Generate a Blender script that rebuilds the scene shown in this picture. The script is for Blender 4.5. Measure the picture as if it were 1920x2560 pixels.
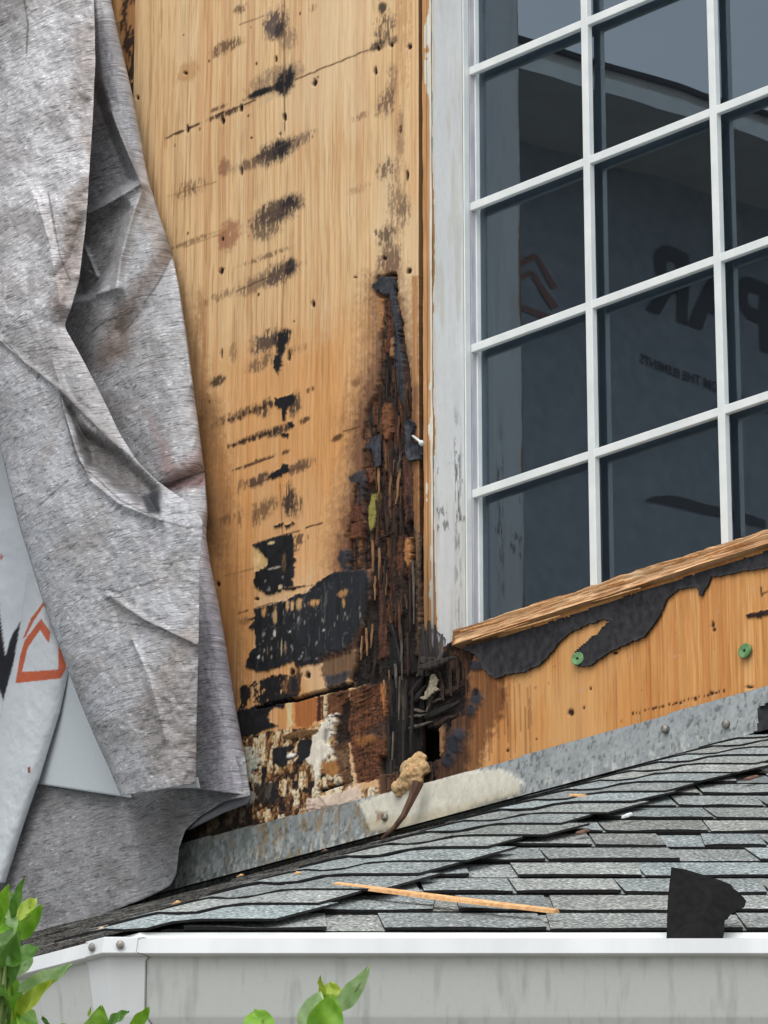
import bpy, bmesh, math, random
import numpy as np
from mathutils import Vector, Matrix

for o in list(bpy.data.objects):
    bpy.data.objects.remove(o, do_unlink=True)
scene = bpy.context.scene
COL = scene.collection

# ------------------------------------------------------------------ camera
F = 11100.0                      # focal length in photo pixels (photo 1920 x 2560)
TH = math.radians(19.7)          # camera looks up
CAM = np.array([0.0, 0.0, 1.6])
RGT = np.array([1.0, 0, 0]); UPV = np.array([0, -math.sin(TH), math.cos(TH)]); FWD = np.array([0, math.cos(TH), math.sin(TH)])
cd = bpy.data.cameras.new("camera"); co = bpy.data.objects.new("camera", cd); COL.objects.link(co)
cd.sensor_fit = 'VERTICAL'; cd.sensor_height = 24.0; cd.sensor_width = 18.0
cd.lens = 24.0 * F / 2560.0
cd.clip_start = 0.05; cd.clip_end = 2000
co.location = CAM; co.rotation_euler = (math.radians(90) + TH, 0, 0)
scene.camera = co
scene.render.resolution_x = 768; scene.render.resolution_y = 1024

# ------------------------------------------------------------------ world, sun, exposure
SUN_EL = math.radians(55); SUN_AZ = math.radians(200)     # azimuth clockwise from +Y
world = bpy.data.worlds.new("World"); scene.world = world; world.use_nodes = True
wn = world.node_tree.nodes; wl = world.node_tree.links
bgn = wn['Background']; sky = wn.new('ShaderNodeTexSky'); sky.sky_type = 'NISHITA'
sky.sun_disc = False; sky.sun_elevation = SUN_EL; sky.sun_rotation = SUN_AZ
sky.air_density = 1.2; sky.dust_density = 4.0; sky.ozone_density = 1.0
hs = wn.new('ShaderNodeHueSaturation'); hs.inputs['Saturation'].default_value = 0.32
wl.new(sky.outputs[0], hs.inputs['Color']); vm = wn.new('ShaderNodeMix'); vm.data_type = 'RGBA'; vm.inputs[0].default_value = 0.7; vm.inputs[7].default_value = (5.85, 5.95, 6.1, 1)   # even cloud layer
wl.new(hs.outputs[0], vm.inputs[6]); wl.new(vm.outputs[2], bgn.inputs[0]); bgn.inputs[1].default_value = 0.15
sd_ = bpy.data.lights.new("sun", 'SUN'); so_ = bpy.data.objects.new("sun", sd_); COL.objects.link(so_)
sd_.energy = 0.9; sd_.angle = math.radians(40); sd_.color = (1.0, 0.965, 0.92)
sdir = Vector((math.sin(SUN_AZ) * math.cos(SUN_EL), math.cos(SUN_AZ) * math.cos(SUN_EL), math.sin(SUN_EL)))
so_.rotation_euler = (-sdir).to_track_quat('-Z', 'Y').to_euler(); so_.location = (-3, -4, 9)
scene.view_settings.view_transform = 'Standard'; scene.view_settings.look = 'None'
scene.view_settings.gamma = 1.0; scene.view_settings.use_curve_mapping = False
scene.view_settings.exposure = 0.58
scene.render.engine = 'CYCLES'

# ------------------------------------------------------------------ geometry of the place
PH = math.radians(45)
U = np.array([math.cos(PH), -math.sin(PH), 0]); N = np.array([-math.sin(PH), -math.cos(PH), 0]); Z = np.array([0, 0, 1.0])
def ray(x, y):
    x = np.asarray(x, float); y = np.asarray(y, float)
    return FWD + RGT * ((x - 960) / F)[..., None] - UPV * ((y - 1280) / F)[..., None]
O = CAM + ray(1060, 1280) * 7.2               # reference point on the face of the upper wall
def wall_uv(x, y, w=0.0):                     # pixel -> (u, v) on the wall plane moved out by w
    d = ray(x, y); w = np.asarray(w, float)
    t = (((O - CAM) @ N) + w) / (d @ N)
    q = CAM + d * t[..., None] - O
    return q @ U, q[..., 2]
def W(u, v, w=0.0):                           # wall coordinates -> world
    u = np.asarray(u, float); v = np.asarray(v, float); w = np.asarray(w, float)
    return O + u[..., None] * U + v[..., None] * Z + w[..., None] * N
def pw(x, y, w=0.0):                          # pixel + distance out from the wall -> world
    u, v = wall_uv(x, y, w); return W(u, v, np.broadcast_to(np.asarray(w, float), np.shape(u)))
def proj(p):
    q = np.asarray(p) - CAM; z = q @ FWD
    return 960 + F * (q @ RGT) / z, 1280 - F * (q @ UPV) / z

def L(c, k=0.86):                             # sRGB 0-255 -> linear albedo
    c = np.asarray(c, float) / 255.0
    return np.where(c <= 0.04045, c / 12.92, ((c + 0.055) / 1.055) ** 2.4) * k

# ------------------------------------------------------------------ numpy noise
def _h(ix, iy, s):
    n = (ix.astype(np.int64) * 374761393 + iy.astype(np.int64) * 668265263 + s * 1274126177) & 0x7fffffff
    n = ((n ^ (n >> 13)) * 1274126177) & 0x7fffffff
    n = ((n ^ (n >> 16)) * 69069) & 0x7fffffff
    return ((n ^ (n >> 15)) & 0xffff) / 65535.0
def vn(x, y, s=0):
    x = np.asarray(x, float); y = np.asarray(y, float)
    ix = np.floor(x); iy = np.floor(y); fx = x - ix; fy = y - iy
    fx = fx * fx * (3 - 2 * fx); fy = fy * fy * (3 - 2 * fy)
    a = _h(ix, iy, s); b = _h(ix + 1, iy, s); c = _h(ix, iy + 1, s); d = _h(ix + 1, iy + 1, s)
    return (a * (1 - fx) + b * fx) * (1 - fy) + (c * (1 - fx) + d * fx) * fy
def fbm(x, y, o=4, s=0):
    r = 0; a = 0.5; t = 0
    for i in range(o):
        r = r + a * vn(x * 2 ** i, y * 2 ** i, s + i * 17); t += a; a *= 0.55
    return r / t
def cells(x, y, s=0):                         # random id of ragged splinter cells
    i = np.floor(x); ph = _h(i, i * 0 + 7, s + 5); ln = 0.6 + 0.9 * _h(i, i * 0 + 3, s + 9)
    j = np.floor(y * ln + ph * 11)
    return _h(i, j, s), x - i
def sstep(a, b, x):
    t = np.clip((x - a) / (b - a), 0, 1); return t * t * (3 - 2 * t)
def seg_dist(px, py, pts):
    d = np.full(px.shape, 1e9)
    for (x0, y0), (x1, y1) in zip(pts[:-1], pts[1:]):
        dx = x1 - x0; dy = y1 - y0; l2 = dx * dx + dy * dy + 1e-9
        t = np.clip(((px - x0) * dx + (py - y0) * dy) / l2, 0, 1)
        d = np.minimum(d, np.hypot(px - x0 - t * dx, py - y0 - t * dy))
    return d
def poly_sd(px, py, pts):
    d = seg_dist(px, py, list(pts) + [pts[0]])
    ins = np.zeros(px.shape, bool)
    for (x0, y0), (x1, y1) in zip(pts, list(pts[1:]) + [pts[0]]):
        if y0 == y1: continue
        c = ((y0 > py) != (y1 > py)) & (px < (x1 - x0) * (py - y0) / (y1 - y0) + x0)
        ins ^= c
    return np.where(ins, -d, d)

# ------------------------------------------------------------------ objects
def tag(o, label, cat, group=None, kind=None):
    o["label"] = label; o["category"] = cat
    if group: o["group"] = group
    if kind: o["kind"] = kind
    return o
def thing(name, loc, label, cat, group=None):
    e = bpy.data.objects.new(name, None); e.empty_display_size = 0.05; COL.objects.link(e)
    e.location = tuple(loc); return tag(e, label, cat, group)
def root_loc(p):
    l = Vector((0, 0, 0))
    while p is not None: l = l + p.location; p = p.parent
    return l
def mk(name, verts, faces, mat, parent=None, col=None, uv=None, smooth=True, at=None, mats=None, fmat=None):
    """one mesh object from world-space vertices; faces: array (n,4) / (n,3) or list"""
    verts = np.asarray(verts, float).reshape(-1, 3)
    base = np.array(root_loc(parent)) if parent is not None else (np.array(at, float) if at is not None else np.zeros(3))
    me = bpy.data.meshes.new(name)
    V = verts - base
    if isinstance(faces, np.ndarray):
        k = faces.shape[1]; nf = len(faces)
        me.vertices.add(len(V)); me.vertices.foreach_set('co', V.astype(np.float32).ravel())
        me.loops.add(nf * k); me.loops.foreach_set('vertex_index', faces.astype(np.int32).ravel())
        me.polygons.add(nf); me.polygons.foreach_set('loop_start', np.arange(0, nf * k, k, dtype=np.int32))
        me.update(calc_edges=True)
    else:
        me.from_pydata([tuple(p) for p in V], [], [tuple(int(i) for i in f) for f in faces]); me.update()
    me.validate()
    if col is not None:
        a = me.color_attributes.new('Col', 'FLOAT_COLOR', 'POINT')
        c4 = np.ones((len(V), 4), np.float32); c4[:, :3] = np.clip(col, 0, 1); a.data.foreach_set('color', c4.ravel())
    if uv is not None:
        lay = me.uv_layers.new(name='UVMap'); li = np.empty(len(me.loops), np.int32); me.loops.foreach_get('vertex_index', li)
        lay.data.foreach_set('uv', np.asarray(uv, np.float32)[li].ravel())
    for m in (mats or [mat]): me.materials.append(m)
    if fmat is not None: me.polygons.foreach_set('material_index', np.asarray(fmat, np.int32))
    me.polygons.foreach_set('use_smooth', np.full(len(me.polygons), smooth))
    ob = bpy.data.objects.new(name, me); COL.objects.link(ob)
    if parent is not None: ob.parent = parent
    else: ob.location = tuple(base)
    return ob
def grid_faces(nx, ny):
    i, j = np.meshgrid(np.arange(nx - 1), np.arange(ny - 1)); a = (j * nx + i).ravel()
    return np.stack([a, a + 1, a + nx + 1, a + nx], 1)
def box_vf(p0, ex, ey, ez):                   # box from corner and three edge vectors
    p0 = np.asarray(p0, float); ex, ey, ez = map(lambda q: np.asarray(q, float), (ex, ey, ez))
    v = [p0, p0 + ex, p0 + ex + ey, p0 + ey]; v = v + [q + ez for q in v]
    f = [(0, 3, 2, 1), (4, 5, 6, 7), (0, 1, 5, 4), (1, 2, 6, 5), (2, 3, 7, 6), (3, 0, 4, 7)]
    if np.dot(np.cross(ex, ey), ez) < 0: f = [t[::-1] for t in f]
    return np.array(v), f
def box(name, p0, ex, ey, ez, mat, parent=None, bevel=0.0, at=None):
    v, f = box_vf(p0, ex, ey, ez); o = mk(name, v, f, mat, parent, smooth=False, at=at)
    if bevel:
        b = o.modifiers.new('bevel', 'BEVEL'); b.width = bevel; b.segments = 2
    return o
def wbox(name, u0, u1, v0, v1, w0, w1, mat, parent=None, bevel=0.0):
    return box(name, W(u0, v0, w0), U * (u1 - u0), Z * (v1 - v0), N * (w1 - w0), mat, parent, bevel)
def tube_vf(pts, rad, n=8):
    pts = [Vector(tuple(p)) for p in pts]; vs = []; fs = []; pn = None
    for i, p in enumerate(pts):
        d = (pts[min(i + 1, len(pts) - 1)] - pts[max(i - 1, 0)]).normalized()
        a = d.orthogonal().normalized() if pn is None else (pn - d * pn.dot(d)).normalized()
        pn = a; b = d.cross(a); r = rad[i] if hasattr(rad, '__len__') else rad
        for k in range(n):
            t = 2 * math.pi * k / n; vs.append(p + (a * math.cos(t) + b * math.sin(t)) * r)
    for i in range(len(pts) - 1):
        for k in range(n):
            fs.append((i * n + k, i * n + (k + 1) % n, (i + 1) * n + (k + 1) % n, (i + 1) * n + k))
    fs.append(tuple(range(n))[::-1]); fs.append(tuple(range((len(pts) - 1) * n, len(pts) * n)))
    return np.array([tuple(v) for v in vs]), fs

# ------------------------------------------------------------------ materials
def nmat(name):
    m = bpy.data.materials.new(name); m.use_nodes = True
    return m, m.node_tree.nodes, m.node_tree.links, m.node_tree.nodes['Principled BSDF']
def add_bump(n, l, b, src, strength, dist):
    bp = n.new('ShaderNodeBump'); bp.inputs['Strength'].default_value = strength; bp.inputs['Distance'].default_value = dist
    l.new(src, bp.inputs['Height']); l.new(bp.outputs[0], b.inputs['Normal'])
def mat_vcol(name, rough=0.85, scale=(400, 400, 60), amp=0.25, bump=0.4, bd=0.0006, spec=0.3):
    m, n, l, b = nmat(name)
    at = n.new('ShaderNodeAttribute'); at.attribute_name = 'Col'
    tc = n.new('ShaderNodeTexCoord'); mp = n.new('ShaderNodeMapping'); mp.inputs['Scale'].default_value = scale
    nz = n.new('ShaderNodeTexNoise'); nz.inputs['Scale'].default_value = 1.0; nz.inputs['Detail'].default_value = 5
    l.new(tc.outputs['Object'], mp.inputs[0]); l.new(mp.outputs[0], nz.inputs['Vector'])
    mr = n.new('ShaderNodeMapRange'); mr.inputs['From Min'].default_value = 0.25; mr.inputs['From Max'].default_value = 0.75
    mr.inputs['To Min'].default_value = 1 - amp; mr.inputs['To Max'].default_value = 1 + amp
    l.new(nz.outputs[0], mr.inputs[0])
    mx = n.new('ShaderNodeVectorMath'); mx.operation = 'SCALE'
    l.new(at.outputs['Color'], mx.inputs[0]); l.new(mr.outputs[0], mx.inputs['Scale']); l.new(mx.outputs[0], b.inputs['Base Color'])
    b.inputs['Roughness'].default_value = rough; b.inputs['Specular IOR Level'].default_value = spec
    add_bump(n, l, b, nz.outputs[0], bump, bd)
    return m
def mat_noise(name, c1, c2, scale=40, rough=0.6, bump=0.2, bd=0.001, stretch=(1, 1, 1), spec=0.4, lo=0.35, hi=0.65, detail=6, metal=0.0):
    m, n, l, b = nmat(name)
    tc = n.new('ShaderNodeTexCoord'); mp = n.new('ShaderNodeMapping'); mp.inputs['Scale'].default_value = stretch
    nz = n.new('ShaderNodeTexNoise'); nz.inputs['Scale'].default_value = scale; nz.inputs['Detail'].default_value = detail
    l.new(tc.outputs['Object'], mp.inputs[0]); l.new(mp.outputs[0], nz.inputs['Vector'])
    cr = n.new('ShaderNodeValToRGB'); cr.color_ramp.elements[0].position = lo; cr.color_ramp.elements[1].position = hi
    cr.color_ramp.elements[0].color = (*L(c1), 1); cr.color_ramp.elements[1].color = (*L(c2), 1)
    l.new(nz.outputs[0], cr.inputs[0]); l.new(cr.outputs[0], b.inputs['Base Color'])
    b.inputs['Roughness'].default_value = rough; b.inputs['Specular IOR Level'].default_value = spec; b.inputs['Metallic'].default_value = metal
    if bump: add_bump(n, l, b, nz.outputs[0], bump, bd)
    return m
M = {}
M['ply'] = mat_vcol('weathered_plywood', 0.82, (900, 900, 30), 0.10, 0.5, 0.0005)
M['jamb'] = mat_vcol('painted_jamb', 0.55, (120, 120, 60), 0.04, 0.25, 0.0006, 0.4)
M['white'] = mat_noise('white_vinyl', (228, 234, 234), (240, 244, 243), 25, 0.4, 0.05, 0.0005)
M['lip'] = mat_noise('lit_lip_and_strap', (204, 208, 210), (220, 224, 226), 18, 0.42, 0.05, 0.0005, (1, 1, .2))  # brighter copy of gutter metal: light on the lip painted in, strap itself paler
M['bead'] = mat_noise('old_white_bead', (176, 176, 186), (214, 214, 220), 60, 0.5, 0.15, 0.0006, (1, 1, .15))
M['rawwood'] = mat_vcol('raw_split_wood', 0.75, (250, 250, 900), 0.18, 0.5, 0.0006)
M['felt'] = mat_noise('tar_felt', (34, 34, 37), (58, 58, 62), 90, 0.8, 0.5, 0.0012, (1, 1, .8), 0.3)
M['slate'] = mat_noise('old_felt', (38, 41, 47), (70, 73, 80), 140, 0.75, 0.6, 0.0012, (1, 1, .6), 0.3)
M['galv'] = mat_vcol('galvanized_steel', 0.5, (160, 160, 160), 0.10, 0.15, 0.0004, 0.5)
M['sealant'] = mat_vcol('dried_sealant', 0.6, (90, 90, 90), 0.05, 0.3, 0.0010, 0.3)
M['gutter'] = None
M['dark'] = mat_noise('cavity_dark', (16, 13, 12), (34, 27, 23), 60, 0.95, 0.4, 0.003, (1, 1, .15))
M['char'] = mat_noise('charred_wood', (20, 18, 18), (66, 58, 54), 240, 0.85, 0.9, 0.003, (1, 1, .06))
M['deck'] = mat_noise('roof_deck', (45, 45, 46), (60, 60, 60), 50)
M['edge'] = mat_noise('asphalt_edge', (14, 13, 15), (34, 33, 35), 300, 0.8, 0.5, 0.001)
M['steel'] = mat_noise('nail_steel', (120, 118, 112), (170, 168, 160), 200, 0.5, 0.1, 0.0004, metal=0.6)
M['insul'] = mat_noise('tan_insulation', (176, 138, 94), (224, 192, 146), 140, 0.95, 0.6, 0.002)
M['stick'] = mat_noise('brown_stick', (70, 48, 38), (122, 92, 74), 60, 0.85, 0.6, 0.001, (1, 1, .25))
M['chip'] = mat_noise('pale_wood_chip', (206, 150, 96), (238, 192, 138), 160, 0.8, 0.5, 0.001)
M['siding'] = mat_noise('cream_paint', (205, 200, 190), (220, 216, 206), 12, 0.6, 0.1)
M['soffit'] = mat_noise('cream_soffit', (214, 206, 194), (226, 219, 208), 12, 0.6, 0.1)
M['grass'] = mat_noise('pale_concrete', (122, 119, 110), (142, 138, 128), 6, 0.95, 0.3, 0.01)
M['ink'] = mat_noise('black_print', (58, 60, 66), (70, 72, 78), 200, 0.7, 0.0)
M['orange'] = mat_noise('orange_print', (150, 96, 82), (166, 110, 94), 200, 0.7, 0.0)
M['wrap_shaded'] = mat_noise('shaded_house_wrap', (150, 158, 166), (172, 179, 186), 30, 0.6, 0.3, 0.002)  # white wrap greyed down; the wing's shade is put into its colour
M['interior'] = mat_noise('room_wall', (70, 72, 76), (84, 86, 90), 5, 0.9, 0.0)

def mat_shingle(name, c1, c2):
    m, n, l, b = nmat(name)
    tc = n.new('ShaderNodeTexCoord'); oi = n.new('ShaderNodeObjectInfo')
    nz = n.new('ShaderNodeTexNoise'); nz.inputs['Scale'].default_value = 240; nz.inputs['Detail'].default_value = 3
    n2 = n.new('ShaderNodeTexNoise'); n2.inputs['Scale'].default_value = 14; n2.inputs['Detail'].default_value = 4
    vo = n.new('ShaderNodeTexVoronoi'); vo.inputs['Scale'].default_value = 420
    for t in (nz, n2, vo): l.new(tc.outputs['Object'], t.inputs['Vector'])
    cr = n.new('ShaderNodeValToRGB'); e = cr.color_ramp.elements
    e[0].position = 0.30; e[0].color = (*L((48, 50, 52)), 1); e[1].position = 0.70; e[1].color = (*L((236, 238, 234)), 1)
    a = e.new(0.44); a.color = (*L(c1), 1); a = e.new(0.58); a.color = (*L(c2), 1)
    l.new(nz.outputs[0], cr.inputs[0])
    mr = n.new('ShaderNodeMapRange'); mr.inputs['To Min'].default_value = 0.74; mr.inputs['To Max'].default_value = 1.14
    l.new(oi.outputs['Random'], mr.inputs[0])
    m2 = n.new('ShaderNodeMapRange'); m2.inputs['From Min'].default_value = 0.3; m2.inputs['From Max'].default_value = 0.7
    m2.inputs['To Min'].default_value = 0.82; m2.inputs['To Max'].default_value = 1.12
    l.new(n2.outputs[0], m2.inputs[0])
    mu = n.new('ShaderNodeMath'); mu.operation = 'MULTIPLY'; l.new(mr.outputs[0], mu.inputs[0]); l.new(m2.outputs[0], mu.inputs[1])
    sc = n.new('ShaderNodeVectorMath'); sc.operation = 'SCALE'; l.new(cr.outputs[0], sc.inputs[0]); l.new(mu.outputs[0], sc.inputs['Scale'])
    hh = n.new('ShaderNodeMath'); hh.operation = 'MULTIPLY'; hh.inputs[1].default_value = 7.13; l.new(oi.outputs['Random'], hh.inputs[0])
    fr_ = n.new('ShaderNodeMath'); fr_.operation = 'FRACT'; l.new(hh.outputs[0], fr_.inputs[0])
    tn = n.new('ShaderNodeMix'); tn.data_type = 'RGBA'; tn.blend_type = 'MIX'; l.new(fr_.outputs[0], tn.inputs[0]); tn.inputs[6].default_value = (1.05, 1.0, .96, 1); tn.inputs[7].default_value = (.95, 1.0, 1.05, 1)
    tm = n.new('ShaderNodeVectorMath'); tm.operation = 'MULTIPLY'; l.new(sc.outputs[0], tm.inputs[0]); l.new(tn.outputs[2], tm.inputs[1])
    l.new(tm.outputs[0], b.inputs['Base Color']); b.inputs['Roughness'].default_value = 0.95; b.inputs['Specular IOR Level'].default_value = 0.2
    add_bump(n, l, b, vo.outputs['Distance'], 0.6, 0.0015)
    return m
M['shingle'] = mat_shingle('granule_shingle', (122, 128, 126), (162, 168, 166))
M['cap'] = mat_shingle('granule_cap', (128, 135, 133), (164, 172, 170))

def mat_gutter():
    m, n, l, b = nmat('aluminium_gutter')
    tc = n.new('ShaderNodeTexCoord')
    mp = n.new('ShaderNodeMapping'); mp.inputs['Scale'].default_value = (85, 85, 2)
    nz = n.new('ShaderNodeTexNoise'); nz.inputs['Scale'].default_value = 1; nz.inputs['Detail'].default_value = 4
    n2 = n.new('ShaderNodeTexNoise'); n2.inputs['Scale'].default_value = 160; n2.inputs['Detail'].default_value = 3
    l.new(tc.outputs['Object'], mp.inputs[0]); l.new(mp.outputs[0], nz.inputs['Vector']); l.new(tc.outputs['Object'], n2.inputs['Vector'])
    cr = n.new('ShaderNodeValToRGB'); e = cr.color_ramp.elements
    e[0].position = 0.30; e[0].color = (*L((170, 174, 171)), 1); e[1].position = 0.48; e[1].color = (*L((191, 195, 192)), 1)
    l.new(nz.outputs[0], cr.inputs[0])
    c2 = n.new('ShaderNodeValToRGB'); c2.color_ramp.elements[0].position = 0.3; c2.color_ramp.elements[1].position = 0.5
    c2.color_ramp.elements[0].color = (0.965, 0.965, 0.965, 1); c2.color_ramp.elements[1].color = (1, 1, 1, 1); l.new(n2.outputs[0], c2.inputs[0])
    mx = n.new('ShaderNodeVectorMath'); mx.operation = 'MULTIPLY'; l.new(cr.outputs[0], mx.inputs[0]); l.new(c2.outputs[0], mx.inputs[1])
    l.new(mx.outputs[0], b.inputs['Base Color']); b.inputs['Roughness'].default_value = 0.42; b.inputs['Specular IOR Level'].default_value = 0.4
    return m
M['gutter'] = mat_gutter()
def mat_glass():
    m, n, l, b = nmat('window_glass'); n.remove(b); out = n['Material Output']
    tr = n.new('ShaderNodeBsdfTransparent'); tr.inputs[0].default_value = (0.72, 0.76, 0.78, 1)
    gl = n.new('ShaderNodeBsdfGlossy'); gl.inputs['Roughness'].default_value = 0.012; gl.inputs[0].default_value = (0.70, 0.86, 1.0, 1)
    fr = n.new('ShaderNodeFresnel'); fr.inputs[0].default_value = 1.5
    tc = n.new('ShaderNodeTexCoord'); nz = n.new('ShaderNodeTexNoise'); nz.inputs['Scale'].default_value = 2.2; l.new(tc.outputs['Object'], nz.inputs['Vector'])
    bp = n.new('ShaderNodeBump'); bp.inputs['Strength'].default_value = 0.12; bp.inputs['Distance'].default_value = 0.01; l.new(nz.outputs[0], bp.inputs['Height']); l.new(bp.outputs[0], gl.inputs['Normal'])
    mu = n.new('ShaderNodeMath'); mu.operation = 'MULTIPLY'; mu.inputs[1].default_value = 3.2; mu.use_clamp = True; l.new(fr.outputs[0], mu.inputs[0])
    mx = n.new('ShaderNodeMixShader'); l.new(mu.outputs[0], mx.inputs[0]); l.new(tr.outputs[0], mx.inputs[1]); l.new(gl.outputs[0], mx.inputs[2])
    du = n.new('ShaderNodeBsdfDiffuse'); du.inputs[0].default_value = (.55, .68, .85, 1); m2 = n.new('ShaderNodeMixShader'); m2.inputs[0].default_value = .013; l.new(mx.outputs[0], m2.inputs[1]); l.new(du.outputs[0], m2.inputs[2])
    l.new(m2.outputs[0], out.inputs[0]); return m
M['glass'] = mat_glass()
def mat_wrapback():
    """grey fibrous back of the house wrap: dirt, base tone and painted fold shade from vertex colour, hair-fine fibres in metres of cloth"""
    m, n, l, b = nmat('fibrous_wrap_back')
    at = n.new('ShaderNodeAttribute'); at.attribute_name = 'Col'; uv = n.new('ShaderNodeUVMap'); uv.uv_map = 'UVMap'
    def fib(rot, sx, sy, dist, det=2):
        mp = n.new('ShaderNodeMapping'); mp.inputs['Rotation'].default_value = (0, 0, rot); mp.inputs['Scale'].default_value = (sx, sy, 1)
        nz = n.new('ShaderNodeTexNoise'); nz.inputs['Scale'].default_value = 1; nz.inputs['Detail'].default_value = det; nz.inputs['Distortion'].default_value = dist
        l.new(uv.outputs[0], mp.inputs[0]); l.new(mp.outputs[0], nz.inputs['Vector']); return nz.outputs[0]
    def ramp(src, a, bb, va, vb):
        r = n.new('ShaderNodeMapRange'); r.inputs['From Min'].default_value = a; r.inputs['From Max'].default_value = bb
        r.inputs['To Min'].default_value = va; r.inputs['To Max'].default_value = vb; l.new(src, r.inputs[0]); return r.outputs[0]
    def mul(a, c):
        q = n.new('ShaderNodeMath'); q.operation = 'MULTIPLY'; l.new(a, q.inputs[0]); l.new(c, q.inputs[1]); return q.outputs[0]
    f1 = fib(0.30, 22, 250, 2.2); f2 = fib(-0.55, 20, 220, 2.4); f3 = fib(1.2, 20, 200, 2.2); f4 = fib(0.25, 110, 230, 0.8, 1)
    dark = mul(mul(ramp(f1, 0.33, 0.43, 0.46, 1.0), ramp(f2, 0.33, 0.43, 0.48, 1.0)), ramp(f3, 0.32, 0.41, 0.52, 1.0))
    lite = ramp(f4, 0.60, 0.70, 1.0, 1.55)
    lm = ramp(f2, 0.58, 0.72, 1.0, 1.25)
    tot = mul(mul(dark, lite), lm)
    sc = n.new('ShaderNodeVectorMath'); sc.operation = 'SCALE'; l.new(at.outputs['Color'], sc.inputs[0]); l.new(tot, sc.inputs['Scale'])
    l.new(sc.outputs[0], b.inputs['Base Color']); b.inputs['Roughness'].default_value = 0.5; b.inputs['Specular IOR Level'].default_value = 0.45
    add_bump(n, l, b, tot, 0.2, 0.0008); return m
M['wrapback'] = mat_wrapback()
M['wrapfront'] = mat_vcol('house_wrap_face', 0.6, (220, 220, 220), 0.04, 0.25, 0.0006, 0.35)
def mat_leaf(name, c1, c2):
    m, n, l, b = nmat(name)
    tc = n.new('ShaderNodeTexCoord'); nz = n.new('ShaderNodeTexNoise'); nz.inputs['Scale'].default_value = 70; l.new(tc.outputs['Object'], nz.inputs['Vector'])
    at = n.new('ShaderNodeAttribute'); at.attribute_name = 'Col'; vm_ = n.new('ShaderNodeVectorMath'); vm_.operation = 'MULTIPLY'
    cr = n.new('ShaderNodeValToRGB'); cr.color_ramp.elements[0].position = 0.35; cr.color_ramp.elements[1].position = 0.68
    cr.color_ramp.elements[0].color = (*L(c1), 1); cr.color_ramp.elements[1].color = (*L(c2), 1)
    l.new(nz.outputs[0], cr.inputs[0]); l.new(cr.outputs[0], vm_.inputs[0]); l.new(at.outputs['Color'], vm_.inputs[1]); l.new(vm_.outputs[0], b.inputs['Base Color']); b.inputs['Roughness'].default_value = 0.42
    b.inputs['Specular IOR Level'].default_value = 0.5
    tl = n.new('ShaderNodeBsdfTranslucent'); l.new(vm_.outputs[0], tl.inputs[0])
    mx = n.new('ShaderNodeMixShader'); mx.inputs[0].default_value = 0.35; out = n['Material Output']
    l.new(b.outputs[0], mx.inputs[1]); l.new(tl.outputs[0], mx.inputs[2]); l.new(mx.outputs[0], out.inputs[0]); return m
M['leaf'] = mat_leaf('green_leaf', (104, 160, 32), (146, 196, 62))
M['leafdark'] = mat_leaf('dark_leaf', (78, 128, 48), (116, 164, 72))
M['leafpale'] = mat_leaf('pale_leaf', (150, 190, 122), (194, 220, 170))
M['leafyoung'] = mat_leaf('young_leaf', (150, 178, 44), (184, 204, 82))
M['green_plastic'] = mat_noise('green_plastic', (80, 122, 74), (112, 160, 102), 120, 0.45, 0.1, 0.0005)
M['bark'] = mat_noise('bark', (74, 60, 44), (110, 92, 68), 90, 0.9, 0.6, 0.002, (1, 1, .3))

rng = random.Random(7)

# ================================================================== SETTING
g = 60.0
gx = mk('ground', [(-g * 8, -g * 8, 0), (g * 8, -g * 8, 0), (g * 8, g * 8, 0), (-g * 8, g * 8, 0)], [(0, 1, 2, 3)], M['grass']); gx['kind'] = 'structure'

# ------------------------------------------------------------------ roof frame
C = CAM + ray(352, 2322) * 4.36                       # corner of the roof edge
hu, hv = wall_uv(1960, 1828); HW = W(hu, hv)          # where the hip meets the wall
HIP = (HW - C); PR = math.atan2(HIP[2], HIP[1])
RE = np.array([1.0, 0, 0]); RS = np.array([0, math.cos(PR), math.sin(PR)]); RN = np.array([0, -math.sin(PR), math.cos(PR)])
aL = (O - C) @ (-N); PL = math.atan2(HIP[2], aL)
LE = -U; LS = -N * math.cos(PL) + Z * math.sin(PL); LN = N * math.sin(PL) + Z * math.cos(PL)
SR = HIP[1] / math.cos(PR); SL = aL / math.cos(PL)     # slope lengths
HXR = (HIP @ RE) / SR                                  # hip advance per metre of slope on the right face
HXL = (HIP @ LE) / SL
V_ROOF = float(HW[2] - O[2])                           # wall height where the left face ends
NB = -.007
def roofR(x, s, n=0.0): return C + RE * x + RS * s + RN * (n + NB)
def roofL(x, s, n=0.0): return C + LE * x + LS * s + LN * (n + NB)
def pixR(px, py, n=0.0):
    d = ray(px, py); o = C + RN * n; t = ((o - CAM) @ RN) / (d @ RN); return CAM + d * t

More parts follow.
